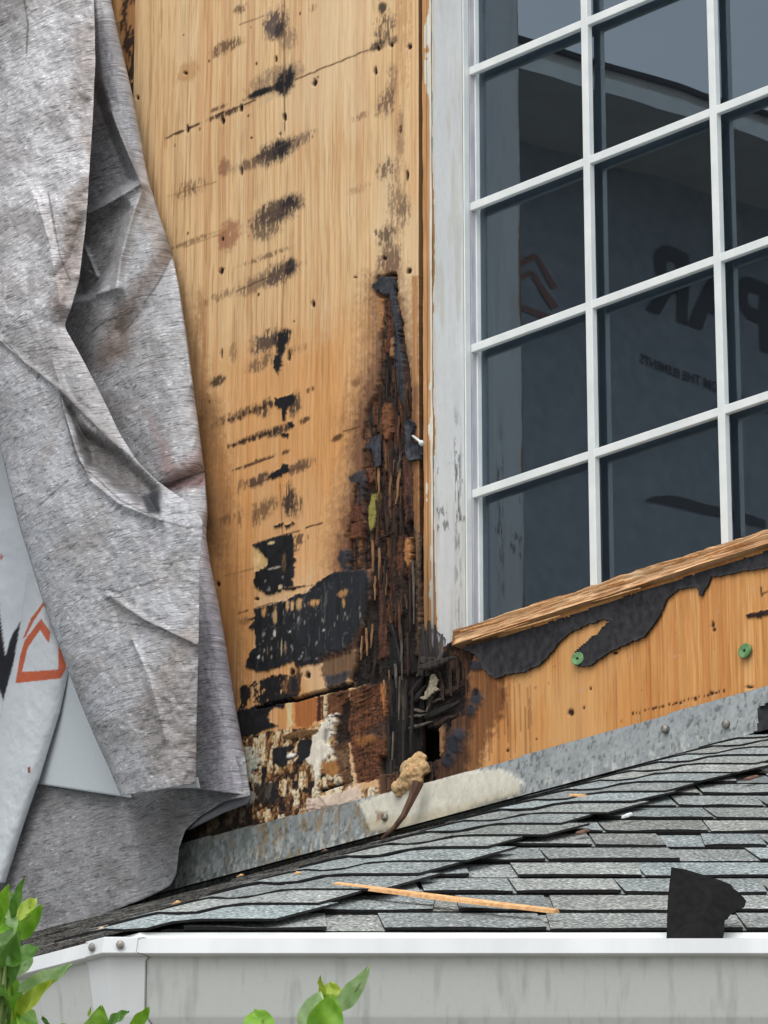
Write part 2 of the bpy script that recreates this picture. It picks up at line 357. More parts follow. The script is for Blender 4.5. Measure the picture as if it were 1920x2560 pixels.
# ================================================================== painted relief panels
class Panel:
    def __init__(s, u0, u1, v0, v1, du, dv):
        s.nx = int((u1 - u0) / du) + 1; s.ny = int((v1 - v0) / dv) + 1
        uu, vv = np.meshgrid(np.linspace(u0, u1, s.nx), np.linspace(v0, v1, s.ny))
        s.u = uu.ravel(); s.v = vv.ravel(); s.x, s.y = proj(W(s.u, s.v)); s.h = np.zeros(s.u.size); s.c = np.zeros((s.u.size, 3)); s.k = 0
    def tex(s, t, i, seed):
        u = s.u[i]; v = s.v[i]
        if t == 'v': return 0.6 * fbm(u * 330, v * 9, 4, seed) + 0.4 * fbm(u * 900, v * 30, 2, seed + 3)
        if t == 'h':
            w_ = fbm(u * 40, v * 40, 3, seed + 8) * 0.004
            return 0.34 * fbm(u * 70, (v + w_) * 640, 3, seed) + 0.30 * fbm(u * 260, v * 260, 3, seed + 5) + 0.36 * fbm(u * 380, v * 40, 3, seed + 6)
        if t == 'd': return 0.5 * fbm((u + v * .8) * 60, (v - u * .5) * 520, 3, seed) + 0.5 * fbm((u + v * .5) * 200, (v - u * .4) * 420, 2, seed + 4)
        if t == 'f': return fbm(u * 120, v * 70, 5, seed)
        return fbm(u * 60, v * 60, 4, seed)
    def layer(s, poly, col, depth=None, tex='f', ra=5, soft=1.5, a=1.0, var=0.35, amp=0.002, cover=None, cs=(90, 40), rs=11):
        s.k += 1; seed = 100 + s.k * 37
        p = np.array(poly, float); m0 = ra * 2 + soft * 2 + 2
        i = np.where((s.x > p[:, 0].min() - m0) & (s.x < p[:, 0].max() + m0) & (s.y > p[:, 1].min() - m0) & (s.y < p[:, 1].max() + m0))[0]
        if not i.size: return
        x = s.x[i]; y = s.y[i]
        sd = poly_sd(x, y, [tuple(q) for q in poly]) + ra * 2 * (fbm(x / rs, y / rs, 4, seed) - 0.5) + ra * 1.4 * (fbm(x / 3.2, y / 5.5, 2, seed + 9) - 0.5)
        m = np.clip(0.5 - sd / (2 * soft), 0, 1) * a
        if cover is not None:
            q = 0.7 * fbm(s.u[i] * cs[0], s.v[i] * cs[1], 4, seed + 2) + 0.3 * fbm(s.u[i] * cs[0] * 5, s.v[i] * cs[1] * 4, 2, seed + 4)
            m = m * sstep(0.5 - (cover - 0.5) * 0.7 - 0.03, 0.5 - (cover - 0.5) * 0.7 + 0.03, q)
        t = s.tex(tex, i, seed + 1)
        cc = L(col)[None, :] * (1 + var * 2 * (t - 0.5) * 2)[:, None]
        s.c[i] = s.c[i] * (1 - m)[:, None] + cc * m[:, None]
        if depth is not None:
            s.h[i] = s.h[i] * (1 - m) + (depth + amp * (t - 0.5) * 2) * m
    def blob(s, cx, cy, rx, ry, col, a=1.0, slope=-0.38, brk=0.5, depth=None, soft=0.35, fs=(150, 60)):
        """soft smudge or hard spot; slope follows the boards that once lay here; brk breaks it up"""
        s.k += 1; seed = 900 + s.k * 31
        i = np.where((np.abs(s.x - cx) < rx * 1.7 + 4) & (np.abs(s.y - cy) < ry * 1.7 + abs(slope) * rx * 1.7 + 4))[0]
        if not i.size: return
        x = s.x[i] - cx; y = s.y[i] - cy - slope * x
        r = np.hypot(x / rx, y / ry) + 0.7 * (fbm(s.x[i] / 9, s.y[i] / 12, 3, seed) - 0.5) + 0.5 * (fbm(s.x[i] / 3, s.y[i] / 5, 2, seed + 5) - 0.5)
        m = (1 - sstep(1 - soft, 1 + soft, r)) * a
        if brk: 
            q = 0.36 * fbm(s.u[i] * fs[0], s.v[i] * fs[1], 3, seed + 1) + 0.32 * fbm(s.u[i] * 430, s.v[i] * 190, 2, seed + 2) + 0.32 * vn(s.u[i] * 420, s.v[i] * 60, seed + 3)
            m = m * (0.42 * sstep(brk - 0.16, brk + 0.1, q + .05) + 0.58 * sstep(brk - 0.035, brk + 0.06, q + (1 - np.minimum(r, 1)) * 0.16 - 0.03))
        s.c[i] = s.c[i] * (1 - m)[:, None] + L(col)[None, :] * m[:, None]
        if depth is not None: s.h[i] += depth * m
    def line(s, pts, wd, col, a=1.0, brk=0.0, depth=None):
        s.k += 1; p = np.array(pts, float); m0 = wd * 2 + 6
        i = np.where((s.x > p[:, 0].min() - m0) & (s.x < p[:, 0].max() + m0) & (s.y > p[:, 1].min() - m0) & (s.y < p[:, 1].max() + m0))[0]
        if not i.size: return
        d = seg_dist(s.x[i], s.y[i] + 5 * (fbm(s.x[i] / 14, s.y[i] / 14, 3, s.k) - .5), [tuple(q) for q in pts])
        m = (1 - sstep(wd * 0.5, wd * 0.5 + 2.2, d)) * a
        if brk: m = m * sstep(brk - .1, brk + .1, fbm(s.x[i] / 8, s.y[i] / 30, 3, s.k + 50))
        s.c[i] = s.c[i] * (1 - m)[:, None] + L(col)[None, :] * m[:, None]
        if depth is not None: s.h[i] += depth * m
    def cracks(s, poly, sc, wd, col, a=.9, depth=-.001, st=1.0):
        s.k += 1; p = np.array(poly, float)
        i = np.where((s.x > p[:, 0].min()) & (s.x < p[:, 0].max()) & (s.y > p[:, 1].min()) & (s.y < p[:, 1].max()))[0]
        if not i.size: return
        ins = poly_sd(s.x[i], s.y[i], [tuple(q) for q in poly]) < 0
        q = np.abs(fbm(s.u[i] * sc, s.v[i] * sc * st, 3, 300 + s.k) - .5); m = (1 - sstep(wd * .4, wd, q)) * a * ins
        s.c[i] = s.c[i] * (1 - m)[:, None] + L(col)[None, :] * m[:, None]; s.h[i] += depth * m
    def hole(s, cx, cy, rx, ry, col=(42, 20, 12), depth=-0.004): s.blob(cx, cy, rx, ry, col, 1, 0, 0, depth, 0.3)
    def build(s, name, mat, parent, thick=0.012, keep=None, w0=0.0, split=None):
        nx, ny = s.nx, s.ny
        P = W(s.u, s.v, s.h + w0); fc = grid_faces(nx, ny); col = s.c
        if keep is not None:
            kf = keep[fc].all(1); fc = fc[kf]
        # skirt round the border so the sheet has thickness
        e = np.concatenate([fc[:, [0, 1]], fc[:, [1, 2]], fc[:, [2, 3]], fc[:, [3, 0]]]); key = np.sort(e, 1); key = key[:, 0] * (nx * ny) + key[:, 1]
        un, inv, cnt = np.unique(key, return_inverse=True, return_counts=True); be = e[cnt[inv] == 1]
        bv = np.unique(be); mp = -np.ones(nx * ny, int); mp[bv] = nx * ny + np.arange(bv.size)
        bp = W(s.u[bv], s.v[bv], np.minimum(s.h[bv] + w0 - 0.001, w0 - thick)); tp = P[bv]; P = np.concatenate([P, tp, bp])
        bc = col[bv] * np.array([0.30, 0.22, 0.17]); col = np.concatenate([col, bc * 1.2, bc]); nb_ = bv.size
        sk = np.stack([mp[be[:, 1]], mp[be[:, 0]], mp[be[:, 0]] + nb_, mp[be[:, 1]] + nb_], 1)
        fc = np.concatenate([fc, sk])
        used = np.unique(fc); rm = -np.ones(len(P), int); rm[used] = np.arange(used.size)
        return mk(name, P[used], rm[fc], mat, parent, col=col[used])

TAN = (224, 178, 126)
def wood_base(p, seed, c0, c1, cdk, clt, vlo, vhi):
    t = sstep(vlo, vhi, p.v + 0.25 * (fbm(p.u * 4, p.v * 3, 3, seed) - 0.5))
    c = L(c0)[None, :] * (1 - t)[:, None] + L(c1)[None, :] * t[:, None]
    wob = p.u + 0.006 * (fbm(p.u * 6, p.v * 5, 3, seed + 70) - 0.5)
    bands = fbm(wob * 55, p.v * 1.6, 4, seed + 1)
    c = c * (0.84 + 0.32 * bands)[:, None]
    d1 = sstep(0.60, 0.78, fbm(wob * 190, p.v * 2.6, 3, seed + 2)) * 0.5
    c = c * (1 - d1)[:, None] + L(cdk)[None, :] * d1[:, None]
    clu = sstep(.36, .62, fbm(p.u * 9, p.v * 2.2, 3, seed + 21))
    d2 = sstep(0.60, 0.80, fbm(wob * 240 + 9, p.v * 4, 3, seed + 3)) * 0.5 * clu
    c = c * (1 - d2)[:, None] + L(clt)[None, :] * d2[:, None]
    d3 = sstep(0.66, 0.78, fbm(wob * 420, p.v * 10, 2, seed + 4)) * 0.30
    c = c * (1 - d3)[:, None] + (L(cdk) * 0.55)[None, :] * d3[:, None]
    d4 = sstep(0.52, 0.76, fbm(wob * 520, p.v * 5, 2, seed + 14)) * 0.38 * clu
    c = c * (1 - d4)[:, None] + (L(clt) * 1.08)[None, :] * d4[:, None]
    d5 = sstep(0.56, 0.72, fbm(wob * 95 + 4, p.v * 1.1, 3, seed + 15)) * 0.34
    c = c * (1 - d5)[:, None] + (L(cdk) * np.array([1.1, .92, .82]))[None, :] * d5[:, None]
    d6 = sstep(0.64, 0.76, fbm(wob * 300, p.v * 9, 2, seed + 16)) * 0.5 * (1 - .6 * clu)
    c = c * (1 - d6)[:, None] + (L(cdk) * .62)[None, :] * d6[:, None]
    ph = wob * 70 + 7 * fbm(p.u * 5, p.v * 1.1, 3, seed + 31); fr2 = np.abs((ph % 1) - .5) * 2
    cg = sstep(.55, 1.0, fr2) * sstep(.40, .62, fbm(p.u * 7, p.v * 1.6, 3, seed + 33)) * .36
    c = c * (1 - cg)[:, None] + (L(cdk) * np.array([1.0, .9, .8]))[None, :] * cg[:, None]
    pale = sstep(.48, .66, fbm(p.u * 6 + 3, p.v * 2.4, 4, seed + 37)) * .4
    c = c * (1 - pale)[:, None] + L(clt)[None, :] * pale[:, None] * .97
    p.c = c; p.h = 0.0009 * (fbm(wob * 260, p.v * 8, 3, seed + 2) - 0.5) + 0.003 * (fbm(p.u * 5, p.v * 3, 2, seed + 6) - 0.5)

# ------------------------------------------------------------------ main plywood sheet
U_L = float(wall_uv(334, 200)[0]); U_R = float(wall_uv(1047, 700)[0])
ply = Panel(U_L, U_R, -0.575, 1.34, 0.0021, 0.0018)
wood_base(ply, 11, (212, 154, 94), (228, 192, 144), (188, 132, 82), (240, 216, 178), -0.2, 0.6)
P = ply
INK = (20, 21, 25); VIO = (72, 60, 66); BRN = (84, 54, 34); SLT = (52, 55, 62)
# brown stain where the wrap lay against the wood
P.layer([(330, 560), (400, 560), (450, 700), (510, 900), (560, 1100), (585, 1300), (600, 1520), (610, 1760), (560, 1800), (480, 1300), (420, 800)], (132, 88, 48), None, 'v', 14, 16, 0.5, 0.4)
P.layer([(500, 980), (545, 1000), (580, 1250), (560, 1420), (500, 1300)], (74, 50, 34), None, 'v', 14, 12, 0.55, 0.4)
P.layer([(560, 900), (900, 800), (900, 1450), (640, 1450), (540, 1200)], (218, 150, 80), None, 'v', 40, 60, 0.5, 0.25)
for cx, cy, rx, ry, cc, a, br in [
    (690, 62, 30, 38, VIO, .9, .42), (702, 78, 14, 22, (40, 34, 38), .8, .45), (565, 118, 38, 18, BRN, .8, .46), (602, 22, 16, 12, BRN, .8, .5), (782, 20, 10, 9, BRN, .6, .5),
    (722, 100, 22, 30, VIO, .5, .5), (690, 200, 60, 34, (96, 78, 70), .6, .42), (712, 205, 26, 30, (28, 27, 30), 1, .30), (700, 212, 14, 14, INK, 1, 0), (724, 185, 6, 22, INK, .9, 0),
    (652, 232, 36, 10, INK, 1, .30), (668, 250, 20, 8, (200, 176, 140), .7, .5), (570, 282, 50, 8, (50, 34, 26), .9, .45), (548, 270, 20, 6, BRN, .8, .45),
    (690, 378, 48, 28, (48, 42, 46), .95, .40), (700, 372, 22, 20, (26, 26, 30), .95, .36), (640, 402, 55, 16, (84, 66, 56), .75, .45), (560, 418, 14, 22, (130, 86, 66), .7, .35), (760, 345, 36, 14, VIO, .6, .52),
    (480, 470, 44, 20, BRN, .6, .56), (690, 528, 62, 30, (70, 58, 56), .9, .44), (722, 512, 26, 22, (36, 32, 36), .95, .40), (668, 558, 42, 40, (78, 60, 50), .8, .50), (665, 640, 60, 8, BRN, .7, .5),
    (572, 588, 26, 36, (150, 92, 66), .75, .30), (480, 602, 60, 6, BRN, .6, .5), (700, 682, 46, 26, (58, 50, 52), .9, .42), (640, 708, 60, 22, (110, 84, 66), .7, .45), (724, 668, 12, 22, (34, 32, 36), .9, .3), (540, 745, 50, 12, BRN, .55, .55), (500, 780, 12, 60, (150, 100, 60), .5, .4),
    (668, 852, 40, 26, (62, 52, 52), .9, .42), (706, 846, 20, 22, INK, 1, .36), (700, 872, 12, 22, INK, 1, .30), (650, 908, 38, 18, (96, 74, 60), .75, .48), (742, 872, 22, 12, BRN, .6, .52), (582, 880, 10, 24, BRN, .5, .5), (540, 953, 22, 13, (50, 34, 26), .9, .42), (896, 955, 18, 12, BRN, .6, .5),
    (600, 1035, 60, 14, (80, 56, 40), .8, .50), (660, 1020, 22, 22, (40, 34, 34), .85, .45), (735, 1010, 16, 30, (44, 40, 42), .9, .42), (760, 1052, 14, 8, (70, 44, 28), .9, .45), (845, 1094, 14, 7, (70, 40, 24), .9, .3), (776, 975, 9, 7, (70, 40, 24), .8, .4),
    (640, 1090, 60, 9, (60, 42, 32), .85, .45), (700, 1075, 34, 12, (36, 32, 34), .9, .40), (640, 1155, 50, 5, (60, 42, 32), .8, .45), (714, 1130, 10, 6, (60, 42, 32), .8, .35),
    (645, 1200, 32, 15, (62, 50, 46), .9, .42), (752, 1166, 36, 15, (92, 70, 54), .85, .46), (600, 1215, 12, 18, BRN, .6, .5), (722, 1250, 16, 40, (44, 38, 38), .95, .46), (742, 1265, 14, 30, (60, 48, 44), .8, .50), (660, 1270, 36, 24, (96, 70, 48), .8, .48), (640, 1300, 12, 20, (90, 64, 44), .7, .5), (566, 1298, 20, 12, BRN, .6, .5), (600, 1290, 8, 30, BRN, .6, .5),
    (962, 70, 30, 34, (86, 66, 54), .85, .52), (955, 20, 10, 14, INK, .9, .3), (950, 110, 24, 14, (60, 46, 40), .9, .45), (985, 100, 8, 10, INK, .7, .4), (965, 255, 26, 34, (96, 74, 62), .8, .52), (900, 290, 18, 10, (120, 86, 60), .7, .5), (980, 200, 14, 40, (110, 84, 66), .6, .52), (965, 420, 26, 24, (84, 62, 52), .8, .50), (968, 590, 22, 30, (76, 58, 52), .85, .46), (988, 500, 22, 90, (112, 86, 66), .65, .52), (1010, 530, 16, 40, (86, 66, 56), .7, .50), (1000, 340, 10, 70, (120, 90, 66), .6, .5), (900, 470, 30, 12, (150, 110, 76), .5, .55),
    (470, 180, 26, 26, (196, 146, 96), .7, .2), (1012, 30, 18, 200, (190, 140, 92), .5, .5), (975, 650, 30, 40, (96, 70, 62), .8, .42)]:
    P.blob(cx, cy, rx, ry, cc, a, -0.38, br)
P.layer([(930, 690), (990, 680), (1020, 850), (1036, 950), (1040, 1060), (1044, 1600), (850, 1600), (840, 1420), (852, 1320), (880, 1180), (882, 1080), (900, 1000), (926, 920), (940, 840)], (92, 62, 52), None, 'v', 16, 12, .82, .5)
P.layer([(915, 700), (1000, 670), (1046, 850), (1046, 1650), (830, 1600), (815, 1420), (830, 1300), (862, 1160), (862, 1060), (885, 980), (905, 900)], (120, 80, 54), None, 'v', 26, 26, .55, .5)
# thin course lines left by the old cladding
for a, b, wd, cc, al, br in [((415, 345), (640, 250), 2.0, (74, 48, 30), .9, .45), ((435, 335), (560, 280), 2.5, (50, 32, 22), .9, .5), ((735, 200), (925, 123), 1.6, (96, 64, 40), .9, .3), ((600, 62), (660, 40), 1.6, (120, 84, 56), .7, .3), ((420, 490), (540, 455), 1.6, (150, 104, 66), .6, .4),
    ((590, 728), (728, 664), 2.0, (90, 66, 52), .8, .3), ((640, 392), (735, 350), 2.0, (80, 62, 52), .8, .3), ((645, 545), (745, 505), 2.0, (80, 62, 52), .7, .3), ((460, 618), (560, 582), 2, (140, 96, 62), .6, .4), ((860, 1080), (900, 1066), 1.8, (90, 56, 32), .9, .2), ((580, 1175), (720, 1130), 1.8, (80, 52, 34), .9, .4), ((572, 1115), (690, 1075), 2.0, (60, 40, 28), .9, .42), ((620, 1215), (760, 1165), 1.6, (96, 64, 42), .8, .3), ((632, 1360), (805, 1308), 2.0, (60, 40, 30), .9, .35), ((712, 0), (711, 330), 2.2, (112, 82, 60), .75, .3), ((710, 640), (704, 830), 1.6, (150, 108, 70), .7, .3), ((700, 1210), (706, 1340), 2.0, (120, 88, 62), .6, .3), ((560, 1440), (640, 1418), 1.6, (120, 84, 50), .6, .3), ((590, 1535), (690, 1505), 2, (60, 40, 28), .9, .4)]:
    P.line([a, b], wd, cc, al, br)
for k in range(46):                                   # dash rows: chatter marks along the course lines
    r_, cx0, cy0, n_, st, sl = [(0, 572, 1052, 8, 13, -.40), (1, 570, 1117, 10, 13, -.34), (2, 632, 1400, 0, 0, 0)][k % 2] if k < 20 else (3, 0, 0, 0, 0, 0)
    if k < 20: P.blob(cx0 + (k // 2) * st + rng.uniform(-3, 3), cy0 + (k // 2) * st * sl + rng.uniform(-3, 3), rng.uniform(3, 5.5), rng.uniform(4, 9), (46, 28, 20), .85, 0, .35)
    else: P.hole(rng.uniform(420, 1030), rng.uniform(0, 1300), rng.uniform(1.5, 3), rng.uniform(2, 5), (96, 56, 30), -.0006)
for cx, cy, rx, ry in [(786, 207, 6.5, 9), (557, 302, 5, 8), (603, 270, 4.5, 8), (711, 291, 5, 9), (462, 182, 6, 4), (945, 122, 4, 7), (1022, 115, 5.5, 7), (977, 113, 4, 6), (782, 758, 5.5, 8), (552, 678, 4.5, 8), (556, 598, 3, 5), (721, 888, 4, 13), (603, 428, 3.5, 12), (467, 322, 4, 9), (553, 885, 3, 11), (937, 177, 3.5, 10), (1017, 440, 4, 12), (1000, 325, 3, 9), (700, 335, 3, 4), (545, 1462, 4, 6), (343, 245, 3, 6), (960, 645, 6, 5), (1022, 678, 7, 8), (690, 148, 3, 8), (938, 583, 3, 8), (640, 1497, 6, 3.5), (888, 693, 5, 2)]:
    P.hole(cx, cy, rx, ry)
# hard black residue
for poly in [[(688, 996), (735, 985), (736, 1008), (720, 1018), (714, 1050), (707, 1055), (702, 1022), (690, 1015)],
             [(686, 893), (700, 885), (707, 905), (702, 925), (695, 936), (685, 920)], [(672, 1192), (688, 1177), (700, 1171), (705, 1159), (722, 1160), (724, 1181), (705, 1190), (682, 1198)],
             [(720, 1056), (733, 1050), (735, 1068), (722, 1072)], [(702, 1085), (724, 1083), (722, 1094), (705, 1093)], [(686, 1316), (700, 1308), (702, 1318), (690, 1322)], [(712, 1314), (735, 1306), (735, 1312), (716, 1322)], [(704, 1308), (710, 1308), (710, 1316), (704, 1316)]]:
    P.layer(poly, INK, 0.0012, 'f', 5, 1.5, 1, .5, .0008, rs=8)
P.layer([(632, 1366), (672, 1372), (676, 1420), (634, 1430)], (226, 194, 138), None, 'f', 8, 3, .8, .2)
P.layer([(632, 1363), (652, 1354), (688, 1343), (733, 1331), (736, 1369), (738, 1398), (735, 1465), (706, 1476), (677, 1490), (663, 1484), (636, 1466), (634, 1452), (640, 1440), (636, 1431), (661, 1419), (672, 1398), (652, 1380), (638, 1370)], (22, 24, 28), 0.0016, 'f', 5, 1.3, 1, .5, .0010, rs=10)
P.layer([(737, 1338), (770, 1325), (770, 1350), (745, 1380), (738, 1375)], (58, 44, 40), None, 'f', 8, 3, .8, .4, cover=.5)
P.layer([(700, 1472), (735, 1466), (790, 1462), (745, 1470), (735, 1478)], (24, 18, 18), 0.001, 'f', 2, 1.2, 1, .3)
# big sheet of tar felt still stuck to the wood
P.layer([(639, 1539), (636, 1524), (684, 1508), (725, 1497), (739, 1487), (766, 1483), (784, 1465), (803, 1449), (828, 1435), (858, 1426), (885, 1419), (917, 1426), (924, 1442), (924, 1506), (910, 1540), (899, 1570), (892, 1616), (876, 1632), (812, 1653), (803, 1660), (741, 1669), (736, 1655), (711, 1664), (675, 1676), (642, 1680), (629, 1673), (615, 1666), (617, 1650), (629, 1625), (640, 1618), (640, 1595), (636, 1573), (622, 1570), (636, 1552)], (26, 28, 33), 0.0022, 'f', 4, 1.4, 1, .55, .0010, rs=12)
P.layer([(735, 1510), (790, 1470), (860, 1430), (922, 1432), (922, 1510), (895, 1610), (810, 1650), (735, 1600)], (38, 41, 47), 0.0026, 'v', 10, 8, .8, .5, .0012)
FZ = [(640, 1545), (740, 1490), (860, 1428), (922, 1430), (922, 1500), (895, 1610), (740, 1665), (640, 1672)]
P.cracks(FZ, 45, .010, (110, 108, 106), .45, .0003, .25); P.cracks(FZ, 90, .010, (12, 12, 14), .7, -.0006, .3)
P.layer([(845, 1380), (878, 1376), (888, 1340), (893, 1255), (903, 1260), (905, 1380), (927, 1375), (920, 1402), (900, 1428), (860, 1428), (846, 1405)], (46, 50, 58), 0.0016, 'f', 7, 3, .95, .5, .001)
for cx, cy, rx, ry, cc in [(664, 1530, 7, 13, (198, 150, 96)), (690, 1538, 5, 25, (206, 164, 112)), (721, 1515, 4, 13, (206, 164, 112)), (733, 1514, 4, 13, (214, 176, 128)), (750, 1512, 8, 13, (206, 164, 116)), (788, 1508, 14, 8, (208, 158, 100)), (861, 1484, 13, 9, (176, 130, 84)), (861, 1508, 4, 12, (186, 140, 84)), (728, 1580, 4, 3, (214, 210, 204)), (689, 1584, 3, 9, (206, 200, 190)), (706, 1620, 2, 20, (186, 170, 140)), (716, 1622, 3, 16, (150, 130, 104)), (812, 1576, 3, 3, (190, 186, 180)), (649, 1643, 3, 4, (220, 216, 210)), (671, 1630, 2, 18, (120, 104, 84)), (600 + 12, 1552, 14, 9, (150, 108, 68)), (702, 1468, 6, 6, (216, 196, 158)), (680, 1358, 9, 4, (220, 200, 150)), (695, 1330, 4, 6, (200, 160, 110)), (712, 1405, 4, 24, (110, 84, 56)), (690, 1420, 16, 3, (170, 160, 148))]:
    P.blob(cx, cy, rx, ry, cc, .95, -.2, .40)
for k in range(60): P.blob(rng.uniform(640, 915), rng.uniform(1440, 1660), rng.uniform(1, 2.4), rng.uniform(1.5, 7), (150, 146, 140), .7, 0, 0)
P.layer([(803, 1640), (880, 1620), (900, 1560), (925, 1560), (930, 1640), (880, 1700), (830, 1715), (805, 1690)], (86, 58, 40), -.001, 'v', 10, 5, .85, .6, .003)
P.layer([(807, 1690), (872, 1680), (862, 1709), (821, 1718)], (52, 56, 64), 0, 'f', 8, 4, .9, .5, .001)
P.layer([(741, 1660), (752, 1660), (752, 1730), (742, 1730)], (54, 36, 28), None, 'v', 3, 2, .85, .4)
P.hole(769, 1688, 7, 9); P.hole(730, 1680, 7, 8); P.hole(728, 1695, 4, 5)
# dark strip with cream gaps below the felt
P.layer([(600, 1720), (660, 1697), (700, 1684), (742, 1690), (750, 1735), (726, 1751), (660, 1763), (600, 1775)], (26, 25, 28), 0.001, 'f', 7, 1.6, 1, .5, .001, cover=.66, cs=(70, 50))
P.layer([(700, 1692), (760, 1680), (760, 1730), (705, 1742)], (60, 44, 36), 0, 'v', 6, 2, .8, .5, .001, cover=.5)
# black block above the lower board
P.layer([(588, 1778), (640, 1764), (712, 1752), (712, 1768), (684, 1772), (667, 1791), (680, 1806), (693, 1815), (657, 1830), (628, 1847), (590, 1850)], (24, 25, 29), 0.001, 'f', 5, 1.4, 1, .4, .001)
# lower flake zone: layers of old paint, felt and bare veneer
ZN = [(560, 1845), (640, 1840), (690, 1826), (735, 1820), (790, 1815), (812, 1800), (840, 1800), (870, 1900), (890, 1975), (985, 1960), (1010, 1985), (900, 2030), (640, 2130), (430, 2180), (420, 2070), (560, 2000)]
i = np.where((P.x > 400) & (P.x < 1030) & (P.y > 1780))[0]
sd = poly_sd(P.x[i], P.y[i], ZN) + 14 * (fbm(P.x[i] / 14, P.y[i] / 14, 4, 61) - .5); m = np.clip(.5 - sd / 3, 0, 1)
uw = P.u[i] + .010 * (fbm(P.u[i] * 40, P.v[i] * 40, 4, 62) - .5); vw = P.v[i] + .016 * (fbm(P.u[i] * 46, P.v[i] * 46, 4, 63) - .5) + .010 * (fbm(P.u[i] * 220, P.v[i] * 60, 2, 64) - .5)
za, _ = cells(uw / .016, vw / .022, 65); zb, _ = cells(uw / .0065, vw / .010, 66); zc, _ = cells(uw / .003, vw / .006, 67)
lf = sstep(760, 560, P.x[i]); rt = sstep(740, 900, P.x[i])
val = .5 * za + .32 * zb + .18 * zc - .16 * lf + .10 * rt
ramp = np.array([.0, .26, .30, .42, .45, .54, .58, .74, 1.0]); cols_ = np.array([L((24, 23, 26)), L((28, 25, 26)), L((74, 48, 32)), L((104, 68, 42)), L((160, 116, 70)), L((184, 144, 96)), L((216, 192, 150)), L((228, 212, 180)), L((234, 222, 204))])
zz = np.stack([np.interp(val, ramp, cols_[:, k]) for k in range(3)], 1) * (.84 + .32 * fbm(P.u[i] * 260, P.v[i] * 200, 3, 68))[:, None]
P.c[i] = P.c[i] * (1 - m)[:, None] + zz * m[:, None]; P.h[i] = P.h[i] * (1 - m) + (.0022 * (val - .5) + .0006 * (zc - .5)) * m
P.cracks(ZN, 46, .014, (36, 24, 18), .9, -.0012, 1.8); P.cracks(ZN, 110, .012, (84, 54, 36), .7, -.0008, 1.5)
P.layer([(735, 1752), (790, 1739), (791, 1795), (770, 1822), (735, 1818)], (168, 104, 56), -.002, 'v', 4, 1.6, 1, .25, .0008)
P.layer([(790, 1740), (800, 1738), (800, 1800), (790, 1806)], (70, 32, 18), -.003, 'v', 2, 1.2, 1, .3, .0008)
P.layer([(800, 1738), (870, 1716), (872, 1790), (812, 1800), (800, 1800)], (106, 66, 42), -.004, 'h', 5, 2, 1, .6, .0022)
P.layer([(806, 1732), (814, 1732), (814, 1790), (806, 1800)], (216, 196, 156), -.001, 'v', 2, 1, 1, .2, .0008)
P.layer([(714, 1756), (728, 1752), (732, 1820), (722, 1816)], (218, 196, 150), 0, 'f', 4, 1, 1, .2, .0008)
P.layer([(821, 1786), (842, 1786), (838, 1803), (831, 1837), (821, 1858), (836, 1870), (826, 1885), (807, 1909), (799, 1945), (790, 1974), (784, 1921), (764, 1899), (780, 1870), (783, 1846), (804, 1815)], (232, 224, 208), .003, 'f', 6, 1.3, 1, .14, .001, rs=9)
P.layer([(812, 1822), (826, 1826), (818, 1860), (808, 1850)], (150, 146, 138), .001, 'f', 4, 2, .8, .5, .001)
P.layer([(590, 1870), (625, 1866), (650, 1880), (640, 2005), (615, 2020), (590, 1980)], (196, 196, 180), .001, 'h', 8, 2, .9, .5, .0011, cover=.6, cs=(40, 70))
P.layer([(750, 1850), (782, 1846), (776, 1890), (764, 1905), (740, 1910), (745, 1880)], (26, 27, 32), .0008, 'f', 5, 1.4, 1, .4, .001)
P.layer([(680, 1872), (715, 1868), (730, 1895), (705, 1925), (685, 1910)], (26, 26, 30), .0008, 'f', 7, 1.4, 1, .4, .001)
P.layer([(655, 1920), (668, 1916), (664, 1960), (652, 1970)], (24, 22, 26), 0, 'f', 4, 1.4, 1, .4, .001)
P.blob(728, 1890, 10, 5, (240, 240, 236), 1, -.3, 0, .002)
P.layer([(705, 1838), (745, 1828), (800, 1822), (800, 1830), (760, 1846), (712, 1848)], (112, 82, 50), .003, 'h', 3, 1.2, 1, .7, .0022)
P.layer([(806, 1905), (850, 1900), (860, 1925), (830, 1940), (805, 1930)], (156, 108, 60), 0, 'f', 6, 2, 1, .3, .002)
P.layer([(770, 1998), (840, 1985), (900, 1960), (905, 2015), (840, 2040), (775, 2048), (768, 2020)], (226, 204, 186), .001, 'f', 6, 2, .9, .15, .001)
for k in range(14): P.line([(rng.uniform(690, 900), rng.uniform(1985, 2040)) for _ in range(2)], 1.4, (110, 70, 50), .6, .4)
P.layer([(420, 2070), (620, 2000), (640, 2060), (560, 2110), (420, 2170)], (38, 32, 28), -.001, 'f', 12, 8, .85, .6, .002)
P.layer([(640, 1960), (690, 1955), (690, 2010), (640, 2010)], (28, 28, 32), .001, 'f', 8, 2, .9, .5, .001)
# open joint between the boards: a real gap
P.layer([(640, 1768), (700, 1752), (735, 1745), (850, 1711), (897, 1700), (902, 1712), (852, 1724), (737, 1754), (700, 1759), (640, 1774)], (14, 9, 8), -.010, 'f', 2, 1.2, 1, .3, .001)
P.layer([(795, 1974), (880, 1948), (882, 1954), (800, 1982)], (26, 14, 10), -.007, 'f', 2, 1.2, 1, .3, .001)
P.layer([(893, 1700), (912, 1690), (925, 1696), (925, 1704), (900, 1712)], (20, 14, 12), -.008, 'f', 2, 1.4, 1, .3, .001)
